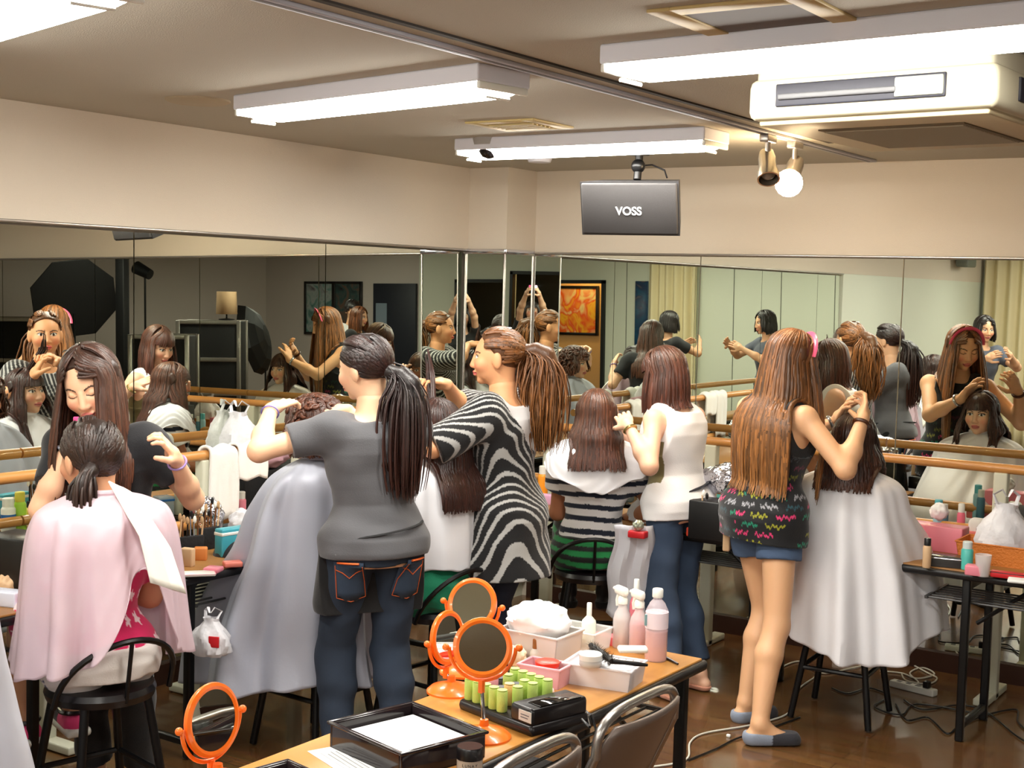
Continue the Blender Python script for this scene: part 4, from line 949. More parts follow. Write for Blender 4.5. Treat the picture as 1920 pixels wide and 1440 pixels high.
# --- client in the white cape at right
pC5 = Person('person', xy(1600, 5.74), 4, 'seated person with long dark hair in a long white cape on a black bar stool', 1.56, pelvis=.56, head=(0, -4, 0), skin=(.93, .76, .62)); pC5.mg = .08
pC5.sit(.22, .34, .08); pC5.arm(-1, (-.09, .28, .68), (-.22, -.12, .7), world=False); pC5.arm(1, (.09, .28, .68), (.22, -.12, .7), world=False)
pC5.body(legcol=(.06, .05, .06)); pC5.top('black_top', (.1, .1, .1), hem=0, sleeve=.5); pC5.pants('black_shorts', (.06, .06, .07), 1.0, m=CLOTH); pC5.shoes((.07, .06, .06), thick=.008)
pC5.hair((.19, .11, .085), 'down', .20, seed=71, n=480, curl=.35, tips=(.27, .15, .10), bangs=1.)
pC5.cape([(1.065, 0, .0, .06, .06), (1.045, 0, 0, .12, .09), (.995, 0, 0, .215, .14), (.88, 0, .03, .25, .20), (.72, .015, .14, .285, .35), (.62, .02, .16, .305, .39), (.45, .03, .16, .325, .41), (.33, .03, .15, .34, .41)], WHITEC, 'cape', 10, .05, 14, hem=lambda th: .03 * math.sin(3 * th) + .03 * math.cos(th * 2), sharp=1.1)

# --- stylist with the pink headband
pE = Person('person', xy(1440, 5.62), -20, 'standing person with a pink headband, very long auburn hair and denim shorts', 1.625, head=(-18, -20, 0), lean=(5, 2), skin=(.90, .70, .53))
pE.leg(1, tuple(pE.L(at(1424, 1362, z=.075))), toe=tuple(pE.Minv[:3, :3] @ (CR + .08 * CFW))); pE.leg(-1, tuple(pE.L(at(1398, 1318, z=.075))), toe=tuple(pE.Minv[:3, :3] @ (CR * .9 + .5 * CFW)))
pE.arm(1, W(1618, 785, 5.48), W(1625, 900, 5.35), hdir=W(1624, 738, 5.58) - W(1618, 785, 5.48), palm=-CR - CFW * .0, curl=.8)
pE.arm(-1, W(1568, 790, 5.85), W(1510, 860, 5.95), hdir=W(1592, 745, 5.75) - W(1568, 790, 5.85), palm=-np.array([0, 0, 1.]) + CR, curl=.4)
pE.body(eyes_open=False); pE.top('print_tank_top', script_c, hem=-.24, sleeve=0, infl=.032, h=.0042)
pE.pants('denim_shorts', lambda V: denim_c(V, (.30, .38, .50)), .36, .020, .1)
pE.shoes((.55, .59, .66), (.19, .19, .22), 'loafer', .008, .62)
pE.mg = .028; pE.hair((.42, .265, .15), 'down', .57, seed=81, n=800, face=50, part=0, tips=(.54, .36, .19), jit=.3, spread=1.1)
hb = [pE.S(a, 90 - abs(a - 0) * 0, 1.09) for a in (0,)]
pts = [pE.hc + pE.hR @ (np.array([.088 * math.sin(t), .030 + .0 * math.cos(t), .03 + .1 * math.cos(t)]) * pE.sc) for t in np.linspace(-1.5, 1.5, 24)]
MB().tube(pts, .014, 8, flat=.3).build('headband', mat('pink satin', (.96, .36, .52), .3, coat=.3), pE.root)
pE.ring(1, .90, .030, .008, mat('brown bracelet', (.28, .15, .08), .3), 'bracelet'); pE.ring(-1, .90, .030, .008, mat('silver watch', (.8, .8, .8), .2, .9), 'watch')

# --- client at the left picture edge (silver-white cape)
pC0 = Person('person', xy(-178, 3.6), 80, 'seated person in a pale silver cape, mostly cut off by the left picture edge', 1.56, pelvis=.60, head=(0, 0, 0), skin=(.88, .70, .57))
pC0.sit(.24, .36, .09); pC0.arm(-1, (-.09, .30, .72), (-.22, -.12, .7), world=False); pC0.arm(1, (.09, .30, .72), (.22, -.12, .7), world=False)
pC0.body(); pC0.hair((.2, .12, .09), 'down', .12, seed=91, n=300, bangs=1.); pC0.shoes((.1, .1, .1))
pC0.cape([(1.11, 0, .0, .06, .06), (1.09, 0, 0, .12, .09), (1.04, 0, .0, .205, .13), (.90, 0, .05, .23, .2), (.76, 0, .10, .25, .27), (.6, 0, .14, .28, .33), (.42, 0, .15, .31, .36), (.22, 0, .15, .34, .38)], mat('pale silver nylon', (.80, .81, .85), .4, .05, bump=(16, (1, 1, .5), .006)), 'cape', 8, .07, 15)

# --- the photographer, seen in the mirrors, holding a pink compact camera
fw = _n(RW @ np.array([0, 0, -1.])); fwh = _n(fw * np.array([1, 1, 0])); rt = np.cross(fwh, [0, 0, 1.])
pP = Person('person', tuple((CAMP - fwh * .40)[:2]), yaw_of(fwh), 'standing person in a black top with dark bangs holding up a pink camera', 1.60, head=(0, 12, 0), skin=(.90, .72, .60))
pP.stand()
for q in (-1, 1): pP.arm(q, CAMP - fwh * .10 + rt * q * .075 + np.array([0, 0, -.075]), CAMP - fwh * .22 + rt * q * .42 + np.array([0, 0, -.25]), hdir=fwh * .8 - rt * q * .3 + np.array([0, 0, .75]), palm=-rt * q, curl=.7, lift=.03)
pP.body(); pP.top('black_t_shirt', (.06, .06, .07), hem=0, sleeve=.5); pP.pants('jeans', denim_c, 1.95); pP.shoes((.1, .1, .1)); pP.hair(BLK, 'down', .10, seed=101, n=380, bangs=1.)
e = empty('compact_camera', CAMP - fwh * .034, math.radians(yaw_of(fwh)), 'small pink compact camera with its flash lit, held up by the photographer', 'camera')
MB().box((0, 0, -.004), (.095, .022, .056), .006).build('camera_case', mat('pink camera case', (.93, .35, .62), .3), e)
MB().lathe([(.019, 0), (.019, .008), (.014, .010)], (0, .011, -.006), 20, Matrix.Rotation(-PI / 2, 3, 'X')).build('lens', BLACKP, e)
MB().box((-.034, .012, .014), (.020, .003, .010), .001).build('flash', mat('flash glow', (1, 1, 1), .3, emit=900, ecol=(.95, .97, 1)), e)
# --- people further back, reflected in the mirrors
def bystander(locxy, yaw, label, h, haircol, style, ln, topc, sl, seed, armup=0, pantc=(.15, .17, .25), head=(0, -10, 0), **kw):
    p = Person('person', locxy, yaw, label, h, head=head, skin=(.88, .68, .53)); p.stand()
    if armup: p.arm(-1, (-.12, .34, 1.25), (-.45, .1, 1.0), world=False, palm=(1, 0, 0), curl=.4); p.arm(1, (.10, .38, 1.28), (.45, .1, 1.0), world=False, palm=(-1, 0, 0), curl=.3)
    else: p.arm(-1, (-.2, .06, .78), (-.3, -.2, 1.), world=False, palm=(1, 0, 0)); p.arm(1, (.2, .06, .78), (.3, -.2, 1.), world=False, palm=(-1, 0, 0))
    p.body(); p.top('shirt', topc, hem=-.02, sleeve=sl); p.pants('trousers', pantc, 1.95, m=CLOTH); p.shoes((.1, .1, .1)); p.hair(haircol, style, ln, seed=seed, n=300, **kw); return p
bystander((2.3, -.2), 60, 'person with short black hair and a white shirt, seen in the left mirror', 1.68, BLK, 'down', .03, (.92, .92, .93), .6, 111, 0, bangs=.5)
bystander((1.7, .4), 100, 'person with light brown hair and dark shirt, seen near the navy door', 1.60, (.42, .24, .13), 'down', .22, (.12, .12, .13), .6, 112)
bystander((-2.35, .1), 160, 'person with black bob and raised hand, seen in the far mirror by the curtain', 1.60, BLK, 'bob', .12, (.07, .07, .09), .55, 113, 1)
bystander((-3.5, .1), -40, 'person with black bob and grey top, seen in the far mirror at right', 1.62, BLK, 'bob', .12, (.30, .32, .37), .6, 114, 1)
# ---------------------------------------------------------------- tables, barres, stools, chairs
TOPW = mat('orange wood laminate', (.76, .53, .25), .35, noise=(3, .16, (1, 14, 1)), coat=.2)
TOPD = mat('brown laminate', (.62, .44, .24), .4, noise=(3, .16, (14, 1, 1)))
EDGE = mat('black table edge', (.06, .06, .07), .4)
def table(name, cx, cy, L, D, z, rz, label, top, shelf=True, ins=.07):
    """long side along local x"""
    e = empty(name, (cx, cy, 0), rz, label, 'table')
    MB().box((0, 0, z - .004), (L - .03, D - .03, .010), .003).build('tabletop', top, e)
    MB().box((0, 0, z - .020), (L, D, .030), .012).build('edge_band', EDGE, e)
    for sx in (-1, 1):
        for sy in (-1, 1): MB().box((sx * (L / 2 - ins), sy * (D / 2 - .05), (z - .035) / 2), (.032, .032, z - .035), .006).build('leg', BLACKM, e)
        MB().box((sx * (L / 2 - ins), 0, .06), (.025, D - .13, .025), .004).build('foot_bar', BLACKM, e); MB().box((sx * (L / 2 - ins), 0, z - .06), (.03, D - .10, .04), .004).tube([(sx * (L / 2 - ins), 0, .45), (sx * (L / 2 - ins - .25), 0, z - .05)], .009, 8).build('leg_brace', BLACKM, e)
    if shelf:
        bm = MB()
        for i in range(7): bm.tube([(-L / 2 + .12, -D / 2 + .09 + i * (D - .18) / 6, z - .14), (L / 2 - .12, -D / 2 + .09 + i * (D - .18) / 6, z - .14)], .0045, 6)
        for sx in (-1, 0, 1): bm.box((sx * (L / 2 - .13), 0, z - .14), (.012, D - .15, .012))
        bm.build('wire_shelf', mat('grey wire', (.35, .35, .35), .4, .6), e)
    return e
ZT = .70
tabF = table('folding_table', -1.94, 2.74, 1.80, .43, ZT, PI / 2, 'orange wood folding table in the foreground carrying mirrors and bottles', TOPW)
table('folding_table', -3.905, 1.95, 1.80, .45, ZT, PI / 2, 'folding table along the left mirror at the left picture edge', TOPD)
table('folding_table', -3.92, 4.30, 1.80, .45, ZT, PI / 2, 'folding table along the left mirror behind the silver cape', TOPD)
table('folding_table', -3.10, 5.70, 1.50, .43, ZT, 0, 'folding table below the far mirror behind the striped shirt', TOPD)
table('folding_table', -.90, 5.70, 1.80, .45, ZT, 0, 'folding table below the far mirror at the right picture edge', TOPD, ins=.30)
def barre(a, b, fixed, axis, posts, label, mir):
    """double ballet barre; axis 'y': along y at x = fixed"""
    e = empty('ballet_barre', (fixed, (a + b) / 2, 0) if axis == 'y' else ((a + b) / 2, fixed, 0), 0, label, 'barre')
    h = (b - a) / 2
    def P(u, v, z): return (v, u, z) if axis == 'y' else (u, v, z)
    for z in (1.038, .754): MB().tube([P(-h, 0, z), P(h, 0, z)], .0215, 18).build('rail', BARRE, e)
    for p_ in posts:
        u = p_ - (a + b) / 2
        po = MB().box(P(u, 0, .51), P(.062, .05, 1.02) if axis == 'x' else (.05, .062, 1.02), .008).build('post', CREAMP, e)
        MB().box(P(u, 0, .02), P(.062, .34, .03) if axis == 'x' else (.34, .062, .03), .006).build('foot', CREAMP, po)
    return e
barre(1.3, 3.55, -4.26, 'y', (1.75, 3.235), 'double wooden barre along the left mirror, behind the stylist in black', -1)
barre(3.56, 6.08, -4.26, 'y', (4.02, 5.75), 'double wooden barre along the left mirror with white towels on it', -1)
tag(MB().box((-4.262, 4.60, .49), (.05, .062, .98), .008).box((-4.262, 4.60, .02), (.3, .062, .03), .006).build('support_post', CREAMP), 'cream support post under the barre beside the silver cape', 'post')
barre(-4.05, -2.3, 6.21, 'x', (-3.93, -2.97), 'double wooden barre before the far mirror, behind the sleeveless stylist', 1)
barre(-2.29, .6, 6.21, 'x', (-1.56, .1), 'double wooden barre before the far mirror, right of the white cape', 1)

def stool(loc, rz, label, seatz=.50, hoop=True):
    e = empty('bar_stool', (loc[0], loc[1], 0), math.radians(rz), label, 'stool', 'black bar stools')
    MB().lathe([(.13, seatz - .03), (.165, seatz - .022), (.172, seatz), (.165, seatz + .018), (.14, seatz + .024), (0, seatz + .026)], n=32).build('seat', BLACKP, e)
    for sx in (-1, 1):
        for sy in (-1, 1): MB().tube([(sx * .105, sy * .105, seatz - .02), (sx * .165, sy * .165, .008)], .014, 10).build('leg', BLACKM, e)
    bm = MB(); f = .165 - .06 * (.22 / seatz)
    for a, b in (((-f, -f), (f, -f)), ((f, -f), (f, f)), ((f, f), (-f, f)), ((-f, f), (-f, -f))): bm.tube([(*a, .22), (*b, .22)], .010, 8)
    bm.build('foot_rest', BLACKM, e)
    if hoop:
        pts = [(.195 * math.sin(t) * 1.0, -.06 - .14 * math.cos(t * .9), seatz - .01 + .20 * math.cos(t) ** .8 if math.cos(t) > 0 else seatz - .01) for t in np.linspace(-PI / 2, PI / 2, 21)]
        MB().tube(pts, .010, 8).tube([(0, -.165, seatz - .01), (0, -.20, seatz + .19)], .007, 8).build('backrest_hoop', BLACKM, e)
    return e
for P_, rz, lb, hp, dz in ((pC1, 78, 'black bar stool with hoop back under the magenta star-print client', 1, 0), (pC2, 88, 'black bar stool under the silver cape', 0, 0), (pC3, 84, 'black bar stool under the client in green', 1, 0), (pC4, 34, 'black bar stool with hoop back behind the green zebra shorts', 1, 0), (pC5, 4, 'tall black bar stool under the long white cape at right', 0, 0), (pC0, 80, 'black bar stool under the pale silver cape at the left edge', 0, 0)):
    stool(P_.root.location[:2], rz, lb, P_.pel[2] - .115, hp)

def folding_chair(cx, cy, rz, label):
    """faces local +y; back at local y = 0"""
    e = empty('folding_chair', (cx, cy, 0), rz, label, 'chair', 'steel folding chairs at the foreground table')
    hw = .205; arch = []
    for t in np.linspace(0, 1, 15):
        a = PI * t; x = -hw * math.cos(a); arch.append((math.copysign(abs(x / hw) ** .6, x) * hw, -.012 * math.sin(a), .645 + .105 * math.sin(a) ** .55))
    L = [(-hw, .17, .43), (-hw, .40, .01)]
    for sx in (-1, 1): MB().tube([(sx * hw, 0, .65), (sx * hw, .10, .43), (sx * hw, .36, .012)], .012, 10).build('leg', STEEL, e)
    for sx in (-1, 1): MB().tube([(sx * (hw - .03), .36, .41), (sx * (hw - .03), .16, .22), (sx * (hw - .03), -.06, .012)], .011, 10).build('leg', STEEL, e)
    MB().tube(arch, .0125, 10).build('back_frame', STEEL, e)
    vs = []; fs = []
    for i in range(9):
        for j in range(11):
            u = j / 10 * 2 - 1; z = .50 + .22 * i / 8; w_ = hw - .008 if z < .68 else hw * max(0.05, (1 - ((z - .645) / .115) ** 2.4)) ** .4 - .006
            vs.append((u * w_, (.65 - z) * .45 - .025 * (1 - u * u), z))
    for i in range(8):
        for j in range(10): fs.append((i * 11 + j, i * 11 + j + 1, (i + 1) * 11 + j + 1, (i + 1) * 11 + j))
    MB().add(vs, fs).build('backrest', mat('grey brown chair panel', (.50, .45, .42), .35, .3), e, solid=.008)
    MB().box((0, .26, .435), (.39, .36, .03), .012).build('seat', mat('grey vinyl', (.32, .31, .32), .5), e)
    MB().tube([(-hw + .03, -.02, .06), (hw - .03, -.02, .06)], .008, 8).tube([(-hw, .33, .05), (hw, .33, .05)], .008, 8).build('cross_bar', STEEL, e)
    return e
folding_chair(-1.625, 3.02, PI / 2, 'steel folding chair pushed under the foreground table, nearer the pink bottles')
folding_chair(-1.625, 2.52, PI / 2, 'steel folding chair pushed under the foreground table beside the dark jar')

# ---------------------------------------------------------------- foreground table things
def T(px_, py_, z=ZT):
    p = at(px_, py_, z=z)
    if p[0] < XM + .03: p[0] = min(2 * XM - p[0], -4.17)
    if p[1] > YM - .03: p[1] = 2 * YM - p[1]
    return p
CAMXY = CAMP[:2]
GLASSM = mirror_mat(); GLASSM.name = 'hand mirror glass'
def stand_mirror(base, top, face, label, tilt=0., r=.078, roll=0.):
    """base point on the table, centre of the disc, direction the glass faces"""
    e = empty('tabletop_mirror', base, 0, label, 'mirror', 'orange tabletop mirrors')
    c = np.array(top) - np.array(base); f = _n(face)
    MB().lathe([(.066, 0), (.066, .006), (.055, .016), (.03, .024), (.012, .030), (.010, .045), (0, .046)], n=32).build('base', ORANGE, e)
    up = np.array([0, 0, 1.]); rt_ = _n(np.cross(up, f)); 
    if roll: rt_ = _n(rt_ + up * math.tan(roll)); 
    R = np.stack([rt_, _n(np.cross(f, rt_)), f], 1)
    yk = c - up * (r + .022)
    MB().tube([(0, 0, .03), (yk[0] * .3, yk[1] * .3, yk[2] * .5), yk], .0045, 10).build('stem', CHROME, e)
    rh = _n(np.cross(up, np.array([f[0], f[1], 0.])))
    if roll: rh = rt_
    dn = -_n(np.cross(np.cross(rh, up) if abs(rh[2]) < .99 else f, rh)); dn = -up + rh * (up @ rh); dn = _n(dn)
    yo = [c + (r + .012) * (math.cos(a) * rh + math.sin(a) * dn) for a in np.linspace(0, PI, 21)]
    MB().tube(yo, .0048, 8).ball(yo[0] + rh * .008, .009).ball(yo[-1] - rh * .008, .009).tube([yk - up * .02, yk + up * .012], .0085, 8).build('yoke', ORANGE, e)
    M3 = Matrix(R.tolist())
    MB().lathe([(r - .011, .0065), (r - .004, .009), (r + .003, .006), (r + .004, 0), (r + .001, -.006), (r - .006, -.009), (0, -.010)], c, 48, M3, cap0=False).build('rim', ORANGE, e)
    MB().lathe([(0.0001, .0055), (r - .0105, .006)], c, 48, M3).build('glass', GLASSM, e)
    return e
toc = lambda p: _n(np.array([-p[0], -p[1], CAMP[2] - p[2]]))
def sm(bx_, by_, cxp, cyp, fx, label, r=.078, roll=0.):
    b = T(bx_, by_); d = pr_depth(b); c = W(cxp, cyp, d); c = np.array([b[0], b[1], c[2]]) + (np.array([c[0], c[1], 0]) - np.array([b[0], b[1], 0]))
    return stand_mirror(b, c, fx, label, r=r, roll=roll)
def pr_depth(p): return float(-(RW.T @ (np.array(p) - CAMP))[2])
sm(907, 1383, 905, 1214, CR * .05 + -CFW * .9 + np.array([0, 0, .30]), 'orange tabletop mirror in front, beside the hair rollers', .068, -.0)
sm(846, 1298, 838, 1195, -CFW * .55 + CR * .85 + np.array([0, 0, .1]), 'orange tabletop mirror at the left of the group of three', .068)
sm(868, 1262, 886, 1133, -CFW * .85 - CR * .35 + np.array([0, 0, .30]), 'orange tabletop mirror at the back of the group of three', .070)
sm(408, 1470, 397, 1350, CR * .82 - CFW * .5 + np.array([0, 0, .12]), 'orange tabletop mirror alone at the near left end of the table', .076)
def tray(c, ang, w, d, h, label, paperc, papern):
    e = empty('paper_tray', c, ang, label, 'tray', 'black paper trays')
    TR = mat('glossy dark brown tray', (.13, .10, .11), .12)
    b = MB().box((0, 0, .004), (w, d, .008), .003)
    for sx in (-1, 1): b.box((sx * (w / 2 - .004), 0, h / 2), (.008, d, h), .003)
    for sy in (-1, 1): b.box((0, sy * (d / 2 - .004), h / 2), (w - .016, .008, h), .003)
    b.box((0, 0, h - .004), (w + .008, .004, .0001)) if 0 else None
    b.build('tray_body', TR, e)
    rim = MB()
    for sx in (-1, 1): rim.box((sx * w / 2, 0, h), (.012, d + .012, .007), .003)
    for sy in (-1, 1): rim.box((0, sy * d / 2, h), (w, .012, .007), .003)
    rim.build('rim', TR, e)
    p = tag(MB().box((0, 0, 0), (w - .045, d - .03, h * .55), .001).build('paper_stack', PAPER), paperc, 'paper'); p.location = (c[0], c[1], c[2] + .008 + h * .275); p.rotation_euler = (0, 0, ang)
    return e
a_, b_, c_, d_ = T(655, 1362, .757), T(738, 1316, .757), T(875, 1362, .757), T(790, 1432, .757)
cc = (a_ + b_ + c_ + d_) / 4; ax_ = (c_ - b_ + d_ - a_) / 2; ay_ = (b_ - a_ + c_ - d_) / 2
ang1 = math.atan2(ax_[1], ax_[0])
w1, d1 = float(np.linalg.norm(ax_)), float(np.linalg.norm(ay_))
tray((cc[0], cc[1], ZT), ang1, w1, d1, .06, 'black paper tray beside the hair rollers, filled with white sheets', 'stack of white sheets in the tray beside the hair rollers', 0)
cc2 = T(520, 1470, .757); tray((cc2[0] + .04, cc2[1] - .04, ZT), ang1 + .05, w1, d1, .06, 'black paper tray at the near left end of the foreground table', 'stack of white sheets in the nearest tray', 0)
pp = T(672, 1425); e = empty('printed_sheet', (pp[0], pp[1], ZT + .001), ang1 - .12, 'white printed sheet lying flat between the two black trays', 'paper')
MB().box((0, 0, .001), (.21, .15, .0012)).build('sheet', PAPER, e, smooth=False)
INK = mat('grey ink', (.35, .35, .38), .8)
MB().box((-.0, .058, .0019), (.05, .004, .0003)).build('heading_line', INK, e, smooth=False)
bm = MB()
for i in range(9): bm.box((-.005 + .004 * (i % 3), .04 - i * .012, .0019), (.16 - .012 * (i % 4), .0018, .0003))
bm.build('text_lines', mat('pale ink', (.62, .62, .64), .8), e, smooth=False)
# hair roller heater
a_, c_, d_ = T(857, 1330), T(1066, 1345), T(996, 1385)
ux = _n(np.array([(d_ - a_)[0], (d_ - a_)[1], 0])); L_ = np.linalg.norm(d_ - a_); uy = _n(np.array([(c_ - d_)[0], (c_ - d_)[1], 0])); uy = _n(uy - ux * (uy @ ux)); Wd = np.linalg.norm(c_ - d_)
Wd = max(Wd, .15)
cen = (a_ + d_) / 2 + uy * Wd / 2; ang = math.atan2(ux[1], ux[0])
e = empty('roller_heater', (cen[0], cen[1], ZT), ang, 'black hot roller heater with a control box and white label', 'hair roller heater')
MB().box((0, 0, .014), (L_, Wd, .028), .012).build('tray_base', BLACKP, e)
cb = MB().box((L_ / 2 - .045, 0, .046), (.082, Wd * .96, .044), .010).build('control_box', BLACKP, e)
MB().box((L_ / 2 - .03, .005, .069), (.045, Wd * .7, .003), .001).build('glossy_window', mat('gloss black', (.03, .03, .04), .05), e)
MB().box((L_ / 2 - .028, -Wd * .48 - .0006, .047), (.045, .0015, .026)).build('label_sticker', mat('grey sticker', (.78, .79, .76), .6), e, smooth=False)
MB().box((L_ / 2 - .028, -Wd * .48 - .0016, .050), (.030, .0006, .002)).box((L_ / 2 - .030, -Wd * .48 - .0016, .043), (.026, .0006, .002)).build('label_print', INK, e, smooth=False)
def hr(i, j, colname, rgb, hgt=.052, r=.0135):
    x = -L_ / 2 + .022 + i * .0315; y = -Wd / 2 + .022 + j * (Wd - .044) / 3
    p = cen + ux * x + uy * y
    o = empty('hair_roller', (p[0], p[1], ZT + .0285), 0, 'x', 'hair roller', 'rollers standing in the heater')
    m = mat(colname + ' roller', rgb, .6, bump=(500, (1, 1, 1), .002)); MB().lathe([(r * .9, 0), (r, .002), (r, hgt - .002), (r * .9, hgt)], n=20).build('roller_body', m, o); MB().lathe([(r * .55, hgt), (r * .93, hgt + .0015), (r * .93, hgt + .003), (r * .3, hgt + .003)], n=20).build('cap', mat(colname + ' cap', tuple(min(1, c * 1.06) for c in rgb), .5), o)
    return o
LG = ('lime green', (.72, .83, .42)); PK = ('pink', (.88, .60, .66)); GYR = ('dark grey', (.28, .28, .31)); PE = ('peach', (.93, .75, .50))
nC = int((L_ - .095) / .0315)
lay = [[LG, PK, GYR, LG], [LG, PK, LG, LG], [LG, GYR, GYR, LG], [LG, PE, LG, LG], [LG, LG, LG, LG], [LG, LG, GYR, LG]]
rown = ['nearest row', 'second row', 'third row', 'farthest row']; coln = ['at the left end', 'second from the left', 'third from the left', 'fourth from the left', 'fifth from the left', 'sixth from the left']
for i in range(min(nC, 6)):
    for j in range(4):
        k_ = lay[i][j]; o = hr(i, j, k_[0], k_[1], .052 if k_[0] != 'dark grey' else .036); o['label'] = '%s hair roller, %s, in the %s of the heater' % (k_[0], coln[i], rown[j])
cb_end = cen + ux * (L_ / 2 - .01) + uy * (Wd * .3)
q0 = np.array([cb_end[0], cb_end[1], ZT + .02]); q1 = T(1115, 1340); q2 = np.array([-1.715, q1[1] - .02, ZT + .004])
tag(MB().tube([q0 + ux * .02, q0 + ux * .05 + np.array([0, 0, -.012]), (q1 + np.array([-.03, 0, .006])), q2, q2 + np.array([.03, -.01, -.05]), q2 + np.array([.035, -.01, -.35]), q2 + np.array([.03, 0, -.60]), q2 + np.array([.08, .06, -.694])], .0035, 8).build('electric_cable', BLACKP), 'black power cord hanging from the roller heater over the table edge', 'cord')

def bottle(name, p, r, h, m, label, cat='bottle', cap=None, caph=.02, capr=.5, neck=.3, tag_m=None, group=None, shape=0, rz=0.):
    e = empty(name, p, rz, label, cat, group); b = h - caph
    prof = [(r * .85, 0), (r, .004), (r, b * (1 - neck)), (r * .93, b * (1 - neck * .7)), (r * capr * .9, b * (1 - neck * .15)), (r * capr * .85, b), (0, b)]
    if shape == 1: prof = [(r * .92, 0), (r, .004), (r * .98, b * .45), (r * .70, b * .72), (r * .42, b * .8), (r * .42, b), (0, b)]
    MB().lathe(prof, n=24).build('bottle_body', m, e)
    if cap is not None: MB().lathe([(r * capr, b - .004), (r * capr, h - .003), (r * capr * .85, h), (0, h)], n=20).build('cap', cap, e)
    if tag_m is not None: MB().lathe([(r + .0006, b * .42), (r + .0006, b * .70)], n=24, cap0=False).build('label_band', tag_m, e)
    return e
def liquid(name, rgb, a=.75): return mat(name, rgb, .15, alpha=a, coat=.5)
def tb(px_, py_, z=ZT): p = T(px_, py_, z); return (p[0], p[1], z)
PINKL = liquid('pink liquid', (.95, .74, .76), .80)
# PET bottle
p = tb(1229, 1238); e = empty('drink_bottle', p, .3, 'clear bottle of pale pink water with a white cap at the table end', 'bottle')
MB().lathe([(.030, 0), (.033, .005), (.033, .085), (.0335, .087), (.0335, .092), (.033, .095), (.033, .115), (.0325, .150), (.022, .172), (.013, .182), (.0125, .195), (0, .195)], n=28).build('bottle_body', mat('clear bottle', (.93, .88, .90), .08, alpha=.38), e)
MB().lathe([(.028, .003), (.0315, .008), (.0315, .092), (0, .092)], n=28).build('pink_water', PINKL, e)
MB().lathe([(.0155, .188), (.016, .19), (.016, .210), (.014, .213), (0, .213)], n=20).build('cap', WHITEP, e)
lb = MB().lathe([(.0338, .098), (.0338, .145)], n=28, cap0=False).build('label_band', mat('bottle label', (.95, .90, .94), .4, alpha=.85), e)
MB().box((-.0338 * .80, -.0338 * .62, .122), (.010, .006, .032), R=Matrix.Rotation(.6, 3, 'Z')).build('label_print', mat('blue grey print', (.45, .60, .62), .5), lb, smooth=False)
def spray(px_, py_, label, liq, hl, h=.20):
    p = tb(px_, py_); e = empty('spray_bottle', p, math.radians(60), label, 'spray bottle', 'spray bottles on the foreground table')
    MB().lathe([(.025, 0), (.028, .005), (.028, .085), (.024, .105), (.013, .125), (.012, .14), (0, .14)], n=24).build('bottle_body', mat('frosted bottle', (.93, .90, .90), .25, alpha=.5), e)
    MB().lathe([(.024, .003), (.0265, .007), (.0265, hl), (0, hl)], n=24).build('liquid', liq, e)
    MB().lathe([(.015, .135), (.0155, .150), (.011, .158)], n=18).box((0, .010, .172), (.022, .058, .026), .008).tube([(0, .038, .172), (0, .052, .172)], .006, 8).build('spray_head', WHITEP, e)
    MB().tube([(0, .026, .160), (0, .034, .140), (0, .030, .122)], .0045, 8, flat=1.6).build('trigger', WHITEP, e)
spray(1165, 1214, 'frosted spray bottle with clear liquid, leftmost of the bottle cluster', liquid('clear liquid', (.90, .86, .84), .5), .09)
spray(1196, 1222, 'spray bottle of deep pink liquid beside the pale pink drink bottle', liquid('deep pink liquid', (.93, .42, .50), .85), .088)
bottle('lotion_bottle', tb(1190, 1203), .020, .195, liquid('rose liquid', (.92, .50, .56), .8), 'slim bottle with tall white cap behind the deep pink spray bottle', cap=WHITEP, caph=.035, capr=.42)
bottle('pump_bottle', tb(1103, 1206, ZT + .004), .022, .125, mat('pale green white plastic', (.92, .96, .90), .3), 'small white pump bottle standing in the clear container', cap=WHITEP, caph=.035, capr=.36)
# containers
def bin_(name, c, ang, w, d, h, m, label, cat='container', rimm=None):
    e = empty(name, c, ang, label, cat)
    b = MB().box((0, 0, .003), (w * .92, d * .92, .006), .002)
    for s_ in (-1, 1):
        b.add([(s_ * w * .46, -d * .46, 0), (s_ * w * .46, d * .46, 0), (s_ * w / 2, d / 2, h), (s_ * w / 2, -d / 2, h), (s_ * (w * .46 - .003), -d * .46, 0), (s_ * (w * .46 - .003), d * .46, 0), (s_ * (w / 2 - .003), d / 2, h), (s_ * (w / 2 - .003), -d / 2, h)], [(0, 1, 2, 3), (7, 6, 5, 4), (0, 3, 7, 4), (1, 5, 6, 2), (3, 2, 6, 7)])
        b.add([(-w * .46, s_ * d * .46, 0), (w * .46, s_ * d * .46, 0), (w / 2, s_ * d / 2, h), (-w / 2, s_ * d / 2, h), (-w * .46, s_ * (d * .46 - .003), 0), (w * .46, s_ * (d * .46 - .003), 0), (w / 2, s_ * (d / 2 - .003), h), (-w / 2, s_ * (d / 2 - .003), h)], [(0, 1, 2, 3), (7, 6, 5, 4), (0, 3, 7, 4), (1, 5, 6, 2), (3, 2, 6, 7)])
    b.build('box_wall', m, e, smooth=False)
    r_ = MB()
    for s_ in (-1, 1): r_.box((s_ * w / 2, 0, h), (.008, d + .008, .006), .002).box((0, s_ * d / 2, h), (w, .008, .006), .002)
    r_.build('rim', rimm or m, e); return e
FROST = mat('frosted white plastic', (.93, .91, .90), .35, alpha=.78)
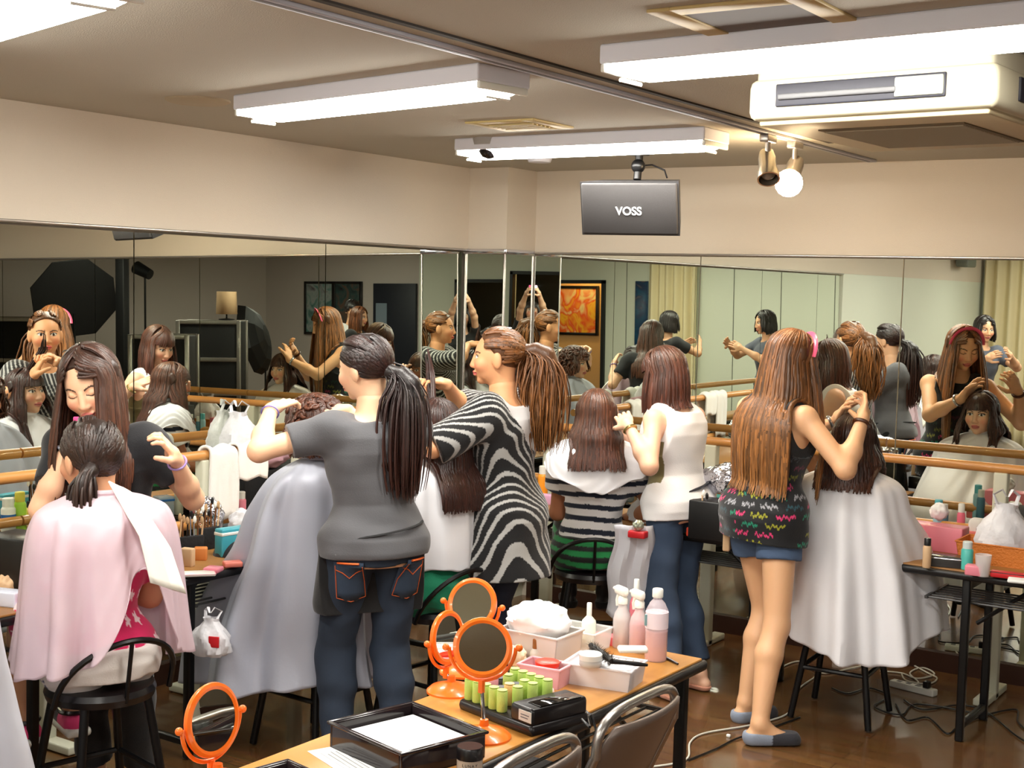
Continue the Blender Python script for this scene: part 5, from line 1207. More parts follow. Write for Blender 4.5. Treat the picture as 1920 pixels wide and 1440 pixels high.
def crumple(name, c, r, m, label, cat, seed, k=(1, 1, 1), group=None):
    rg = np.random.RandomState(seed); bm = MB().ball((0, 0, 0), 1., 40); V = np.array(bm.v); D = np.ones(len(V))
    for _ in range(16):
        n_ = _n(rg.normal(0, 1, 3)); f_ = rg.uniform(3, 8); D += .055 * np.abs(np.sin(f_ * (V @ n_) + rg.uniform(0, 6))) - .03
    V = V * D[:, None] * np.array(k) * r; V[:, 2] -= V[:, 2].min(); bm.v = [tuple(v) for v in V]
    o = bm.build(name, m); o.location = tuple(float(x) for x in c); return tag(o, label, cat, group)
B1 = tb(1012, 1240); bin_('storage_box', (B1[0], B1[1], ZT), ang1 + .25, .20, .145, .095, FROST, 'large frosted white box heaped with white tissue')
crumple('tissue_heap', (B1[0] - .005, B1[1], ZT + .055), .088, mat('white tissue', (.96, .96, .96), .8), 'heap of white tissue filling the large frosted box', 'tissue', 3, (1.05, .78, .62))
B2 = tb(1085, 1218); bin_('storage_box', (B2[0] - .01, B2[1] + .02, ZT), ang1 + .3, .16, .12, .062, CLEARP, 'clear plastic container behind the tissue box, holding small things')
crumple('cotton_pad_pile', (B2[0] - .03, B2[1] + .015, ZT + .007), .035, mat('cream cotton', (.92, .90, .78), .9), 'pile of cream cotton pads in the clear container', 'cotton', 5, (1.2, .8, .7))
B3 = tb(1133, 1280); bin_('storage_box', (B3[0], B3[1], ZT), ang1 + .42, .195, .135, .058, mat('white clear plastic', (.95, .93, .94), .3, alpha=.7), 'white plastic container packed with paper packets, near the chair backs')
wp = mat('white paper packet', (.95, .95, .96), .7)
for i in range(8):
    R_ = ang1 + .42; dx = -.075 + i * .0215; q = np.array([B3[0] + dx * math.cos(R_), B3[1] + dx * math.sin(R_), ZT + .033])
    o = tag(MB().box((0, 0, 0), (.018, .11, .052), .003).build('paper_packet', wp), 'white paper packet, one of eight packed upright in the container', 'packet', 'paper packets in the white container'); o.location = q; o.rotation_euler = (0, .0, R_)
jz = ZT + .063
p = at(1107, 1248, z=jz); e = empty('cream_jar', (p[0], p[1], jz), 0, 'frosted round jar standing on the paper packets', 'jar')
MB().lathe([(.028, 0), (.031, .004), (.031, .018), (.030, .020)], n=28).build('jar_body', mat('grey frosted jar', (.80, .80, .80), .2, alpha=.9), e); MB().lathe([(.032, .018), (.032, .032), (.029, .035), (0, .035)], n=28).build('lid', mat('jar lid', (.88, .88, .87), .25), e)
# round brush lying on the packets
p0, p1, p2 = at(1108, 1210, z=jz + .028), at(1148, 1240, z=jz + .024), at(1214, 1247, z=jz + .010)
e = empty('round_brush', tuple(p0), 0, 'black round hair brush lying across the white container', 'hair brush'); dv = p1 - p0; dv2 = p2 - p1
MB().tube([dv, dv + dv2 * .3, dv + dv2 * .7, dv + dv2], [.0075, .006, .0065, .004], 10).build('handle', BLACKP, e)
MB().tube([(0, 0, 0), dv * .5, dv], [.008, .010, .008], 10).build('barrel', mat('dark barrel', (.14, .13, .12), .5), e)
rg = np.random.RandomState(2); bm = MB()
for i in range(420):
    t_ = rg.uniform(.02, .98); n_ = rg.normal(0, 1, 3); n_ -= _n(dv) * (n_ @ _n(dv)); n_ = _n(n_); a0 = dv * t_ + n_ * .006; a1 = dv * t_ + n_ * .021; s_ = np.cross(n_, _n(dv)) * .0006; bm.add([a0 - s_, a0 + s_, a1], [(0, 1, 2)])
b_ = bm.build('bristles', mat('brush bristles', (.12, .11, .08), .6), e, smooth=False)
bm = None
p = at(1186, 1222, z=jz); o = tag(MB().box((0, 0, .008), (.085, .035, .016), .007).build('white_spatula', WHITEP), 'white rounded plastic handle lying beside the round brush', 'spatula'); o.location = (p[0], p[1], jz - .001); o.rotation_euler = (0, 0, ang1 + .9)
# pink tub with red lid, small brown-cap bottle, cloth pad
p = tb(1028, 1283); bin_('storage_box', (p[0] - .01, p[1], ZT), ang1 + .35, .125, .085, .055, mat('pink clear plastic', (.93, .72, .76), .3, alpha=.7), 'pink translucent tub holding a red-lidded jar')
e = empty('red_jar', (p[0] - .005, p[1], ZT + .007), 0, 'jar with orange red rim and brown top in the pink tub', 'jar')
MB().lathe([(.030, 0), (.032, .004), (.032, .048), (.0, .048)], n=28).build('jar_body', mat('pink jar', (.88, .6, .62), .3), e); MB().lathe([(.033, .044), (.034, .056), (.030, .058)], n=28).build('lid_rim', mat('orange red', (.93, .22, .12), .3), e); MB().lathe([(.031, .0565), (.0, .0575)], n=28).build('lid_top', mat('brown lid', (.45, .22, .18), .3), e)
bottle('nail_bottle', tb(1003, 1252), .016, .085, WHITEP, 'small white bottle with amber cap and white tip behind the pink tub', cap=mat('amber cap', (.62, .40, .20), .2), caph=.025, capr=.55)
crumple('powder_puff', tb(965, 1252), .032, mat('cream puff', (.93, .86, .74), .9), 'round cream powder puff behind the front orange mirror', 'puff', 8, (1, .8, .9))
o = tag(MB().box((0, 0, .012), (.05, .022, .024), .006).build('comb_case', mat('black white comb', (.2, .2, .2), .6)), 'small dark toothed comb lying before the powder puff', 'comb'); o.location = tb(968, 1268)
o = tag(MB().box((0, 0, .010), (.105, .055, .020), .008).build('cloth_pouch', mat('white pouch', (.93, .90, .88), .6)), 'white pouch lying between the rollers and the pink tub', 'pouch'); o.location = tb(1000, 1300); o.rotation_euler = (0, 0, ang1 + .2)
o = tag(MB().box((0, 0, .014), (.10, .045, .028), .004).build('pink_box', mat('pink red box', (.95, .42, .45), .5)), 'small pink red box behind the clear container', 'box'); o.location = tb(1140, 1207); o.rotation_euler = (0, 0, ang1 + .3)
pa, pb = T(1247, 1232, ZT + .005), T(1262, 1240, ZT + .005); tag(MB().tube([pa, pa + (pb - pa) * .6, pb + (pb - pa) * .6], [.0045, .0045, .003], 8).build('eyeliner_pen', BLACKP), 'short black pen lying at the far end of the foreground table', 'pen')
# jar in front with black lid and letters
p = T(880, 1452); e = empty('cosmetic_jar', (p[0], p[1], ZT), 0, 'round glass jar with a black lid and lettering at the near table edge', 'jar')
MB().lathe([(.026, 0), (.029, .003), (.029, .040), (.0, .040)], n=30).build('jar_body', mat('taupe jar', (.72, .65, .58), .15, coat=.5), e); MB().lathe([(.030, .038), (.030, .062), (.028, .065), (0, .065)], n=30).build('lid', BLACKP, e)
tc_ = toc((p[0], p[1], ZT)); azj = math.atan2(tc_[1], tc_[0])
for i, ch_ in enumerate('LUNAY'):
    a = azj + (i - 2) * .26; text_mesh(ch_, .009, mat('ink', (.2, .18, .18), .6), e, (.0294 * math.cos(a), .0294 * math.sin(a), .028), Matrix.Rotation(a + PI / 2, 3, 'Z') @ Matrix.Rotation(PI / 2, 3, 'X'), 'letter', .0003)
# ---------------------------------------------------------------- clutter on the wall tables
def put(o, px_, py_, z=ZT, rz=0.):
    p = T(px_, py_, z); o.location = (p[0], p[1], z); o.rotation_euler = (0, 0, rz); return o
def blk(name, px_, py_, d, m, label, cat, rz=0., z=ZT, r=.006, lid=None):
    e = empty(name, (0, 0, 0), 0, label, cat); MB().box((0, 0, d[2] / 2), d, r).build('case', m, e)
    if lid: MB().box((0, 0, d[2] * .82), (d[0] + .003, d[1] + .003, d[2] * .12), r * .5).build('lid', lid, e)
    return put(e, px_, py_, z, rz)
BLKF = mat('black fabric', (.07, .07, .08), .8, bump=(60, (1, 1, 1), .004)); TEAL = mat('teal mesh', (.25, .62, .68), .4); FLESH = mat('beige plastic', (.86, .72, .56), .5)
PKP = mat('pink plastic', (.93, .55, .62), .35); REDP = mat('red plastic', (.80, .15, .18), .35); GRNP = mat('lime plastic', (.68, .85, .25), .4); BLUP = mat('blue plastic', (.15, .42, .72), .35)
YELP = mat('yellow plastic', (.86, .80, .30), .4); AMB = mat('amber plastic', (.95, .60, .15), .25); BAGM = mat('white plastic bag', (.93, .93, .95), .35, alpha=.85, bump=(25, (1, 1, 1), .01)); WICK = mat('orange wicker', (.85, .50, .20), .6, bump=(120, (1, 1, 1), .01))
def makeup_roll(px_, py_, rz, n, seed, label, z=ZT):
    e = empty('brush_roll', (0, 0, 0), 0, label, 'brush holder', 'standing brush holders'); put(e, px_, py_, z, rz); rg = np.random.RandomState(seed)
    MB().box((0, 0, .045), (n * .016, .02, .09), .005).build('pouch', BLKF, e)
    for i in range(n):
        x = (i - (n - 1) / 2) * .0155; hh = rg.uniform(.13, .20); c_ = [FLESH, BLACKP, CHROME, mat('brown handle', (.45, .28, .15), .4)][rg.randint(4)]
        b_ = MB().tube([(x, .0, .05), (x + rg.uniform(-.008, .008), -.006, hh)], .0035, 7).build('brush', c_, e)
        MB().ball((x, -.006, hh + .008), (.008, .005, .016), 10).build('bristle_tip', [BLACKP, mat('tan bristle', (.72, .58, .42), .8), WHITEP][rg.randint(3)], b_)
    return e
def hairspray(px_, py_, h, r, m, label, cap=WHITEP, z=ZT, band=None): return bottle('spray_can', (*T(px_, py_, z)[:2], z), r, h, m, label, 'bottle', cap=cap, caph=h * .22, capr=.8, neck=.12, tag_m=band)
# between the stylist in black and the silver cape
makeup_roll(356, 1048, 1.3, 7, 1, 'row of makeup brushes standing in a black holder beside the black stylist')
makeup_roll(392, 1030, 1.5, 6, 2, 'row of makeup brushes standing in a black holder before the teal pouch')
crumple('foil_bag', (*T(392, 1012)[:2], ZT), .06, FOIL, 'crumpled silver foil bag behind the standing brushes', 'bag', 21, (1, .8, 1.3))
blk('mesh_pouch', 438, 1040, (.15, .05, .11), TEAL, 'teal and clear zip pouch near the silver cape', 'pouch', 1.45, lid=WHITEP)
crumple('clear_bag', (*T(455, 1012)[:2], ZT), .06, BAGM, 'crumpled clear bag behind the teal pouch', 'bag', 22, (1, .8, .9))
blk('compact', 400, 1072, (.06, .06, .018), PKP, 'pink square compact at the table edge beside the brushes', 'compact', .4)
blk('compact', 436, 1062, (.07, .05, .02), mat('salmon plastic', (.93, .52, .45), .4), 'salmon compact at the table edge near the silver cape', 'compact', 1.0)
blk('palette', 372, 1078, (.12, .07, .010), WHITEP, 'open white makeup palette at the table edge beside the black trousers', 'palette', .9, lid=PKP)
blk('comb_box', 352, 1062, (.05, .03, .07), FLESH, 'small beige box leaning near the black stylist', 'box', .3)
blk('soap_box', 376, 1050, (.05, .04, .05), mat('orange box', (.85, .52, .25), .6), 'small orange box among the standing brushes', 'box', .7)
e = blk('cream_tub', 425, 985, (.075, .075, .09), mat('clear tub', (.75, .80, .85), .2, alpha=.7), 'clear tub with a blue lid below the hanging towel', 'tub', .3, lid=BLUP)
hairspray(452, 975, .13, .022, PKP, 'pink bottle below the lower barre, right of the blue-lidded tub')
hairspray(437, 980, .14, .02, mat('cream bottle', (.85, .83, .76), .4), 'cream bottle between the blue-lidded tub and the pink bottle')
# pile behind the barre
blk('suitcase', 498, 950, (.55, .13, .20), BLKF, 'black case standing behind the barre near the silver cape', 'case', PI / 2)
P0 = T(498, 950)
crumple('clothes_pile', (P0[0] + .02, P0[1] - .10, ZT + .20), .13, mat('pink grey clothes', (.75, .58, .62), .9), 'small heap of pink and grey clothes on the black case', 'clothes', 23, (.5, 1.1, .45))
crumple('foil_sheet', (P0[0] + .01, P0[1] - .23, ZT + .20), .12, FOIL, 'crinkled foil sheet on the black case under the white carrier bag', 'foil', 24, (.55, 1.2, .5))
crumple('green_sponge', (*T(500, 968)[:2], ZT), .035, GRNP, 'lime green sponge below the lower barre before the black case', 'sponge', 25, (1, 1.2, .6))
bagz = ZT + .30
def carrier(c, s, label, seed):
    e = empty('carrier_bag', c, .4, label, 'bag'); rg = np.random.RandomState(seed); bm = MB(); n = 36; vs = []; fs = []
    lv = [(0, .75), (.10, .98), (.30, 1.), (.50, .92), (.68, .70), (.82, .46), (.92, .36), (1.0, .40)]
    for i, (t, r) in enumerate(lv):
        for j in range(n):
            a = 2 * PI * j / n; k_ = 1 + .10 * math.sin(5 * a + i * 1.3) + .06 * math.sin(11 * a + i * 2 + seed) + .04 * rg.uniform(-1, 1); vs.append((s * .62 * r * k_ * math.cos(a), s * .42 * r * k_ * math.sin(a), s * 1.15 * t + .02 * s * math.sin(3 * a) * (t > .9)))
    for i in range(len(lv) - 1):
        for j in range(n): fs.append((i * n + j, i * n + (j + 1) % n, (i + 1) * n + (j + 1) % n, (i + 1) * n + j))
    fs.append(tuple(reversed(range(n)))); bm.add(vs, fs).build('bag_body', BAGM, e)
    for q in (-1, 1): MB().tube([(q * s * .18, 0, s * 1.1), (q * s * .26, .02, s * 1.32), (q * s * .10, .0, s * 1.45), (q * s * .02, -.01, s * 1.30)], [s * .05, s * .045, s * .05, s * .03], 8, flat=.3).build('handle', BAGM, e)
    return e
carrier((P0[0] + .0, P0[1] - .26, bagz - .02), .17, 'white plastic carrier bag on top of the foil behind the barre', 1)
# towels on the barre
def towel(y, wdt, l1, l2, label, x=-4.26):
    vs = []; fs = []; path = []; r = .030
    for t in np.linspace(0, 1, 10): path.append((r + .004, -l1 * (1 - t)))
    for t in np.linspace(0, PI, 11)[1:-1]: path.append((r * math.cos(t) + .004 * math.cos(t), r * math.sin(t)))
    for t in np.linspace(0, 1, 10): path.append((-r - .004, -l2 * t))
    m = 14
    for i, (u, z) in enumerate(path):
        for j in range(m): v = j / (m - 1) - .5; vs.append((u + .006 * math.sin(v * 14 + i * .1) * min(1, abs(z) * 8), v * wdt * (1 + .05 * math.sin(i * .4)), z + .008 * math.sin(v * 9)))
    for i in range(len(path) - 1):
        for j in range(m - 1): fs.append((i * m + j, i * m + j + 1, (i + 1) * m + j + 1, (i + 1) * m + j))
    o = MB().add(vs, fs).build('towel', TOWEL, solid=.012); o.location = (x, y, 1.038); return tag(o, label, 'towel', 'white towels over the barre')
towel(4.27, .17, .12, .10, 'short folded white towel hanging over the barre, in front')
towel(4.10, .16, .28, .26, 'long white towel hanging over the barre, left of the short one')
towel(4.72, .14, .30, .3, 'white towel over the barre, seen in the far mirror')
towel(5.35, .14, .30, .3, 'white towel over the barre nearest the pillar')
# left table, left edge of the picture
blk('vanity_case', 42, 1112, (.20, .16, .20), mat('black vinyl case', (.05, .05, .06), .35), 'black vanity case on the table at the left picture edge', 'case', .2)
blk('power_adapter', 86, 1098, (.07, .035, .075), WHITEP, 'white socket block beside the black vanity case', 'adapter', .9)
hairspray(42, 995, .17, .026, GRNP, 'lime green spray can behind the lower barre at left', cap=YELP); hairspray(20, 998, .15, .03, WHITEP, 'white bottle with blue band beside the lime green can', band=BLUP)
crumple('yellow_pouch', (*T(3, 985)[:2], ZT), .05, YELP, 'soft pale yellow pouch at the left picture edge', 'pouch', 31)
crumple('bread_bun', (*T(12, 1120)[:2], ZT), .035, FLESH, 'tan sponge on the table at the left picture edge', 'sponge', 32)
e = empty('hair_clip', T(50, 1128), .5, 'orange red clip at the edge of the left table', 'hair clip'); MB().box((0, 0, .008), (.05, .015, .016), .005).build('clip_body', mat('orange red clip', (.95, .35, .22), .3), e)
blk('tissue_box', 14, 1135, (.10, .06, .05), mat('pale blue white box', (.82, .84, .9), .5), 'pale box at the very edge of the left table', 'box', .3)
# far table behind the striped shirt and the sleeveless stylist
hairspray(1017, 935, .17, .026, AMB, 'orange bottle behind the barre, left of the striped shirt')
blk('tissue_pack', 1022, 945, (.09, .05, .05), mat('lilac pack', (.88, .68, .82), .5), 'lilac tissue pack below the orange bottle', 'tissue pack', .1)
hairspray(1000, 938, .06, .03, WHITEP, 'small white tub left of the lilac tissue pack')
carrier((*at(1205, 1000, y=5.6)[:2], ZT), .11, 'white carrier bag between the striped shirt and the sleeveless stylist', 3)
blk('makeup_box', 1196, 1008, (.08, .05, .03), REDP, 'red makeup box at the table edge between the two figures', 'box', .1)
crumple('bead_bag', (*T(1196, 1008)[:2], ZT + .03), .022, mat('shiny trinkets', (.75, .78, .7), .2, .5), 'shiny bag of trinkets on the red makeup box', 'bag', 36)
blk('kit_bag', 1345, 1010, (.22, .15, .17), mat('black kit bag', (.06, .06, .065), .4), 'open black kit bag on the far table beside the black tank top', 'bag', .05)
makeup_roll(1345, 1014, .05, 12, 5, 'row of makeup brushes standing in front of the black kit bag')
crumple('foil_bag', (*T(1368, 1000)[:2], ZT + .17), .09, FOIL, 'large crumpled silver foil bag on the black kit bag', 'bag', 37, (1.5, .8, .75))
blk('flat_case', 1364, 1030, (.03, .10, .15), FLESH, 'narrow beige case leaning by the black kit bag', 'case', .3)
blk('label_box', 1392, 1026, (.09, .07, .07), BLACKP, 'black box with a small white label next to the black tank top', 'box', 0)
o = tag(MB().box((0, 0, 0), (.022, .002, .022), .0005).build('price_label', PAPER), 'small white label on the black box', 'label'); p = T(1392, 1026); o.location = (p[0] + .005, p[1] - .0375, ZT + .035)
blk('green_tray', 1335, 965, (.22, .07, .02), GRNP, 'lime green tray behind the barre near the kit bag', 'tray', 0)
hairspray(1322, 960, .13, .022, liquid('blue liquid', (.45, .7, .85), .8), 'pale blue bottle behind the barre post'); hairspray(1350, 962, .14, .02, mat('teal bottle', (.35, .68, .66), .3), 'teal bottle behind the barre near the auburn hair')
blk('orange_box', 1300, 1005, (.05, .05, .04), mat('red orange box', (.9, .3, .2), .5), 'small red box behind the white sleeveless top', 'box', 0)
carrier((*T(1385, 958)[:2], ZT), .14, 'white carrier bag behind the barre near the auburn hair', 4)
# far table at right
hairspray(1737, 1064, .12, .017, FLESH, 'beige bottle with a black cap near the white cape', cap=BLACKP)
blk('pink_case', 1752, 1030, (.26, .11, .11), PKP, 'pink case behind the beige bottle on the right table', 'case', 0)
crumple('tissue_wad', (*T(1758, 1024)[:2], ZT + .11), .035, mat('white wad', (.95, .95, .95), .8), 'white tissue wad on the pink case', 'tissue', 41)
blk('eyelash_case', 1775, 1062, (.13, .08, .045), mat('smoky case', (.22, .22, .22), .2), 'smoky clear cosmetics case with a shiny lid on the right table', 'case', .2, lid=CHROME)
hairspray(1812, 1068, .115, .024, mat('aqua bottle', (.35, .78, .74), .25), 'aqua bottle on the right table', cap=mat('clear cap', (.85, .9, .9), .2))
o = blk('pink_jar', 1826, 1078, (.065, .05, .04), PKP, 'small pink box in front of the aqua bottle', 'box', .1)
e = empty('clear_cup', (*T(1842, 1080)[:2], ZT), 0, 'clear plastic cup beside the small pink box', 'cup'); MB().lathe([(.024, 0), (.032, .085), (.030, .085), (.022, .004), (0, .004)], cap0=True).build('cup_body', CLEARP, e)
bx1 = T(1878, 1058); bin_('wicker_basket', (bx1[0], bx1[1] + .03, ZT), 0, .34, .20, .085, WICK, 'orange wicker basket holding the white bag on the right table', 'basket')
carrier((bx1[0] + .0, bx1[1] + .03, ZT + .03), .19, 'bulging white carrier bag in the wicker basket', 6)
blk('red_brush', 1890, 1084, (.13, .04, .025), REDP, 'red and black hair brush at the table edge before the basket', 'hair brush', .1, lid=BLACKP)
blk('notepad', 1915, 1092, (.10, .07, .012), PAPER, 'white notepad at the right picture edge', 'notepad', .2)
blk('tool_bag', 1915, 1038, (.16, .14, .20), mat('dark green bag', (.2, .2, .19), .8), 'dark bag at the right picture edge behind the basket', 'bag', 0)
blk('pink_tray', 1790, 1012, (.28, .06, .05), mat('salmon tray', (.93, .48, .45), .4), 'salmon tray behind the lower barre at right', 'tray', 0)
hairspray(1757, 1006, .17, .022, mat('pale blue bottle', (.62, .8, .86), .3), 'pale blue bottle behind the lower barre at right', cap=mat('aqua cap', (.4, .75, .8), .3)); hairspray(1768, 1006, .15, .02, mat('steel blue bottle', (.35, .55, .65), .3), 'steel blue bottle beside the pale blue bottle')
hairspray(1800, 1010, .16, .018, mat('rose bottle', (.93, .45, .55), .3), 'rose pink bottle on the salmon tray side of the lower barre')
o = tag(MB().box((0, 0, 0), (.07, .07, .10), .02).build('paper_towel', TOWEL), 'small white towel wrapped over the lower barre at right', 'towel'); p = at(1832, 992, y=6.21); o.location = (p[0], p[1], .754)
# white lap towel beside the striped shirt
vs = []; fs = []
for i in range(20):
    for j in range(12):
        t, v = i / 19, j / 11 - .5; vs.append((v * (.17 + .05 * t) + .01 * math.sin(9 * t), .015 * math.sin(v * 14 + 3 * t) + .03 * t, -.40 * t + (.05 * (1 - (2 * v) ** 2) * -t)))
for i in range(19):
    for j in range(11): fs.append((i * 12 + j, i * 12 + j + 1, (i + 1) * 12 + j + 1, (i + 1) * 12 + j))
o = tag(MB().add(vs, fs).build('lap_cloth', mat('thin white cloth', (.85, .85, .88), .6, alpha=.9), solid=.003), 'thin white cloth hanging beside the striped shirt client', 'cloth'); p = W(1188, 985, 6.02); o.location = p; o.rotation_euler = (0, 0, math.radians(34))

# ---------------------------------------------------------------- floor: cables and power strips
CABW = mat('white cable', (.85, .85, .80), .5); CABK = mat('black cable', (.07, .07, .07), .5)
def fl(*ps, z=.006): return [at(a, b, z=z) for a, b in ps]
def smooth_path(P, n=8):
    P = [np.array(p) for p in P]; out = []
    for i in range(len(P) - 1):
        p0, p1, p2, p3 = P[max(i - 1, 0)], P[i], P[i + 1], P[min(i + 2, len(P) - 1)]
        for k in range(n): f = k / n; out.append(.5 * (2 * p1 + (p2 - p0) * f + (2 * p0 - 5 * p1 + 4 * p2 - p3) * f * f + (-p0 + 3 * p1 - 3 * p2 + p3) * f ** 3))
    return out + [P[-1]]
def cable(ps, m, label, r=.0038): return tag(MB().tube(smooth_path(fl(*ps)), r, 7).build('cable', m), label, 'cable')
cable([(1200, 1440), (1262, 1432), (1290, 1420), (1294, 1392), (1320, 1375), (1395, 1362), (1440, 1352), (1480, 1335), (1492, 1300), (1505, 1285), (1540, 1262)], CABW, 'white cable snaking over the floor from the table to the tall stool')
cable([(1462, 1252), (1500, 1240), (1540, 1262), (1600, 1252), (1665, 1238), (1700, 1242), (1740, 1262), (1757, 1272), (1740, 1282), (1700, 1276), (1690, 1262)], CABW, 'white cable looping on the floor behind the tall stool')
cable([(1650, 1258), (1690, 1262), (1720, 1272), (1752, 1264), (1730, 1252), (1706, 1262), (1722, 1280), (1700, 1286)], CABW, 'short white cable loop beside the power strip')
cable([(1695, 1312), (1730, 1330), (1800, 1322), (1850, 1335), (1900, 1375), (1925, 1392)], CABK, 'black cable running right from the power strip')
cable([(1680, 1320), (1700, 1350), (1740, 1345), (1775, 1375), (1800, 1360), (1850, 1340), (1905, 1330), (1908, 1352), (1925, 1370)], CABK, 'tangled black cable on the floor at right')
cable([(1560, 1290), (1590, 1300), (1630, 1290), (1665, 1305), (1640, 1325), (1690, 1340), (1720, 1320), (1830, 1338), (1850, 1350)], CABK, 'black cable tangled below the tall stool')
cable([(1290, 1425), (1340, 1405), (1380, 1385), (1430, 1370), (1500, 1345)], CABK, 'thin black cable beside the white cable on the floor')
def strip(px_, py_, rz, L, label):
    p = at(px_, py_, z=0); e = empty('power_strip', (p[0], p[1], 0), rz, label, 'power strip', 'white power strips on the floor'); n = 4
    MB().box((0, 0, .016), (L, .045, .030), .006).build('strip_body', WHITEP, e)
    for i in range(n): MB().box(((i - 1.5) * L * .21, 0, .0318), (.022, .022, .002), .0005).build('socket', mat('grey socket', (.45, .45, .45), .5), e)
    MB().box((L * .3, 0, .046), (.028, .03, .03), .004).build('plug', BLACKP, e)
    return e
strip(1712, 1296, -.2, .22, 'white power strip with black plugs right of the tall stool')
strip(1600, 1242, .3, .20, 'white power strip behind the tall stool near the baseboard')
strip(1372, 1170, .1, .18, 'white power strip at the baseboard behind the bare legs')
p = at(1366, 1382, z=0); tag(MB().box((p[0], p[1], .006), (.016, .012, .010), .002).build('paper_scrap', PAPER), 'tiny white scrap on the floor beside the loafers', 'scrap')
# bag hanging at the table behind the silver cape, with a red mark
e = carrier((-3.60, 3.46, .33), .12, 'white carrier bag with a red mark hanging below the left table', 9); e.location = (-3.61, 3.45, .42)
MB().box((.03, -.045, .06), (.04, .006, .04), .002).build('red_mark', REDP, e)

# ---------------------------------------------------------------- back of the room, seen only in the mirrors
def DB(px_, py_, Y): p = at(px_, py_, y=2 * YM - Y); return np.array([2 * XM - p[0], Y, p[2]])
def curtain(x0, x1, y, label):
    n = 120; m = 10; vs = []; fs = []
    for i in range(m):
        for j in range(n): t = j / (n - 1); vs.append((x0 + (x1 - x0) * t, y + .045 * math.sin(t * (x1 - x0) * 48 + .6 * math.sin(t * 9)) * (.8 + .3 * i / m) + .02 * math.sin(t * 31), 2.36 - 2.33 * i / (m - 1)))
    for i in range(m - 1):
        for j in range(n - 1): fs.append((i * n + j, i * n + j + 1, (i + 1) * n + j + 1, (i + 1) * n + j))
    e = empty('curtain', ((x0 + x1) / 2, y, 0), 0, label, 'curtain', 'cream curtains at the back of the room')
    o = MB().add(vs, fs).build('curtain_cloth', mat('cream curtain', (.88, .83, .68), .85), e, solid=.004); o.location = (-(x0 + x1) / 2, -y, 0)
    MB().tube([(-(x1 - x0) / 2 - .05, 0, 2.38), ((x1 - x0) / 2 + .05, 0, 2.38)], .012).build('curtain_rod', CREAMP, e)
curtain(-.86, -.12, YB + .12, 'cream curtain beside the blue poster, seen in the far mirror')
curtain(-4.5, -3.75, YB + .12, 'cream curtain in the corner, seen at the right end of the far mirror')
def artmat(name, cols, sc):
    m = bpy.data.materials.new(name); m.use_nodes = True; nt = m.node_tree; b = nt.nodes['Principled BSDF']; tc = nt.nodes.new('ShaderNodeTexCoord'); nz = nt.nodes.new('ShaderNodeTexNoise'); cr = nt.nodes.new('ShaderNodeValToRGB')
    nz.inputs['Scale'].default_value = sc; nz.inputs['Distortion'].default_value = 1.5; nt.links.new(tc.outputs['Object'], nz.inputs[0]); nt.links.new(nz.outputs['Fac'], cr.inputs[0]); nt.links.new(cr.outputs[0], b.inputs['Base Color']); b.inputs['Roughness'].default_value = .25
    el = cr.color_ramp.elements
    while len(el) < len(cols): el.new(.5)
    for i, c in enumerate(cols): el[i].position = .25 + .5 * i / (len(cols) - 1); el[i].color = (*s2l(c), 1)
    return m
def framed(c, w, h, ax, art, label):
    e = empty('framed_picture', c, 0 if ax == 'y' else -PI / 2, label, 'picture'); t = .04
    FR = mat('black picture frame', (.06, .05, .05), .3)
    MB().box((-w / 2, 0, 0), (t, .04, h + t), .004).box((w / 2, 0, 0), (t, .04, h + t), .004).box((0, 0, h / 2), (w, .04, t), .004).box((0, 0, -h / 2), (w, .04, t), .004).build('frame', FR, e)
    MB().box((0, -.005, 0), (w, .012, h)).build('print', art, e, smooth=False); return e
a_, b_ = DB(1052, 522, YB - 1.17), DB(1122, 612, YB - 1.17)
framed(((a_ + b_) / 2)[0:3] + np.array([0, .0, 0]), abs(a_[0] - b_[0]), abs(a_[2] - b_[2]), 'y', artmat('warm abstract print', [(.45, .42, .55), (.93, .85, .6), (.90, .35, .15), (.95, .75, .2), (.85, .2, .15)], 3.), 'framed abstract print in red and yellow in the warm alcove')
a_, b_ = DB(575, 505, YB + .03), DB(628, 602, YB + .03); c_ = DB(680, 602, YB + .03)
z0_, z1_ = b_[2], a_[2]
framed((min(a_[0], 7.0) * .5 + b_[0] * .5, YB + .03, (z0_ + z1_) / 2), abs(min(a_[0], 7.0) - b_[0]) * .95, z1_ - z0_, 'y', artmat('pale figure print', [(.35, .33, .36), (.62, .66, .66), (.35, .52, .50), (.3, .28, .3)], 4.), 'large framed pale print on the grey back wall, left of the pair')
framed(((b_[0] + c_[0]) / 2, YB + .03, (z0_ + z1_) / 2), abs(c_[0] - b_[0]) * .95, z1_ - z0_, 'y', artmat('dark figure print', [(.12, .12, .14), (.2, .3, .3), (.4, .3, .25), (.1, .1, .1)], 4.), 'large framed dark print on the grey back wall, right of the pair')
o = tag(MB().box((.03, YB + .02, 1.35), (.20, .02, 1.3), .004).build('poster', artmat('blue poster print', [(.05, .08, .16), (.1, .3, .42), (.12, .18, .3), (.5, .45, .4)], 3.)), 'tall dark blue poster between the curtain and the opening', 'poster')
e = empty('wall_speaker', (-4.5, -2.5, 2.2), 0, 'small dark wall speaker on the left wall, seen in the far mirror', 'speaker'); MB().box((.08, 0, 0), (.14, .34, .12), .02).build('cabinet', mat('grey speaker', (.4, .42, .38), .5), e); MB().box((0, 0, 0), (.06, .06, .04)).build('bracket', BLACKM, e)
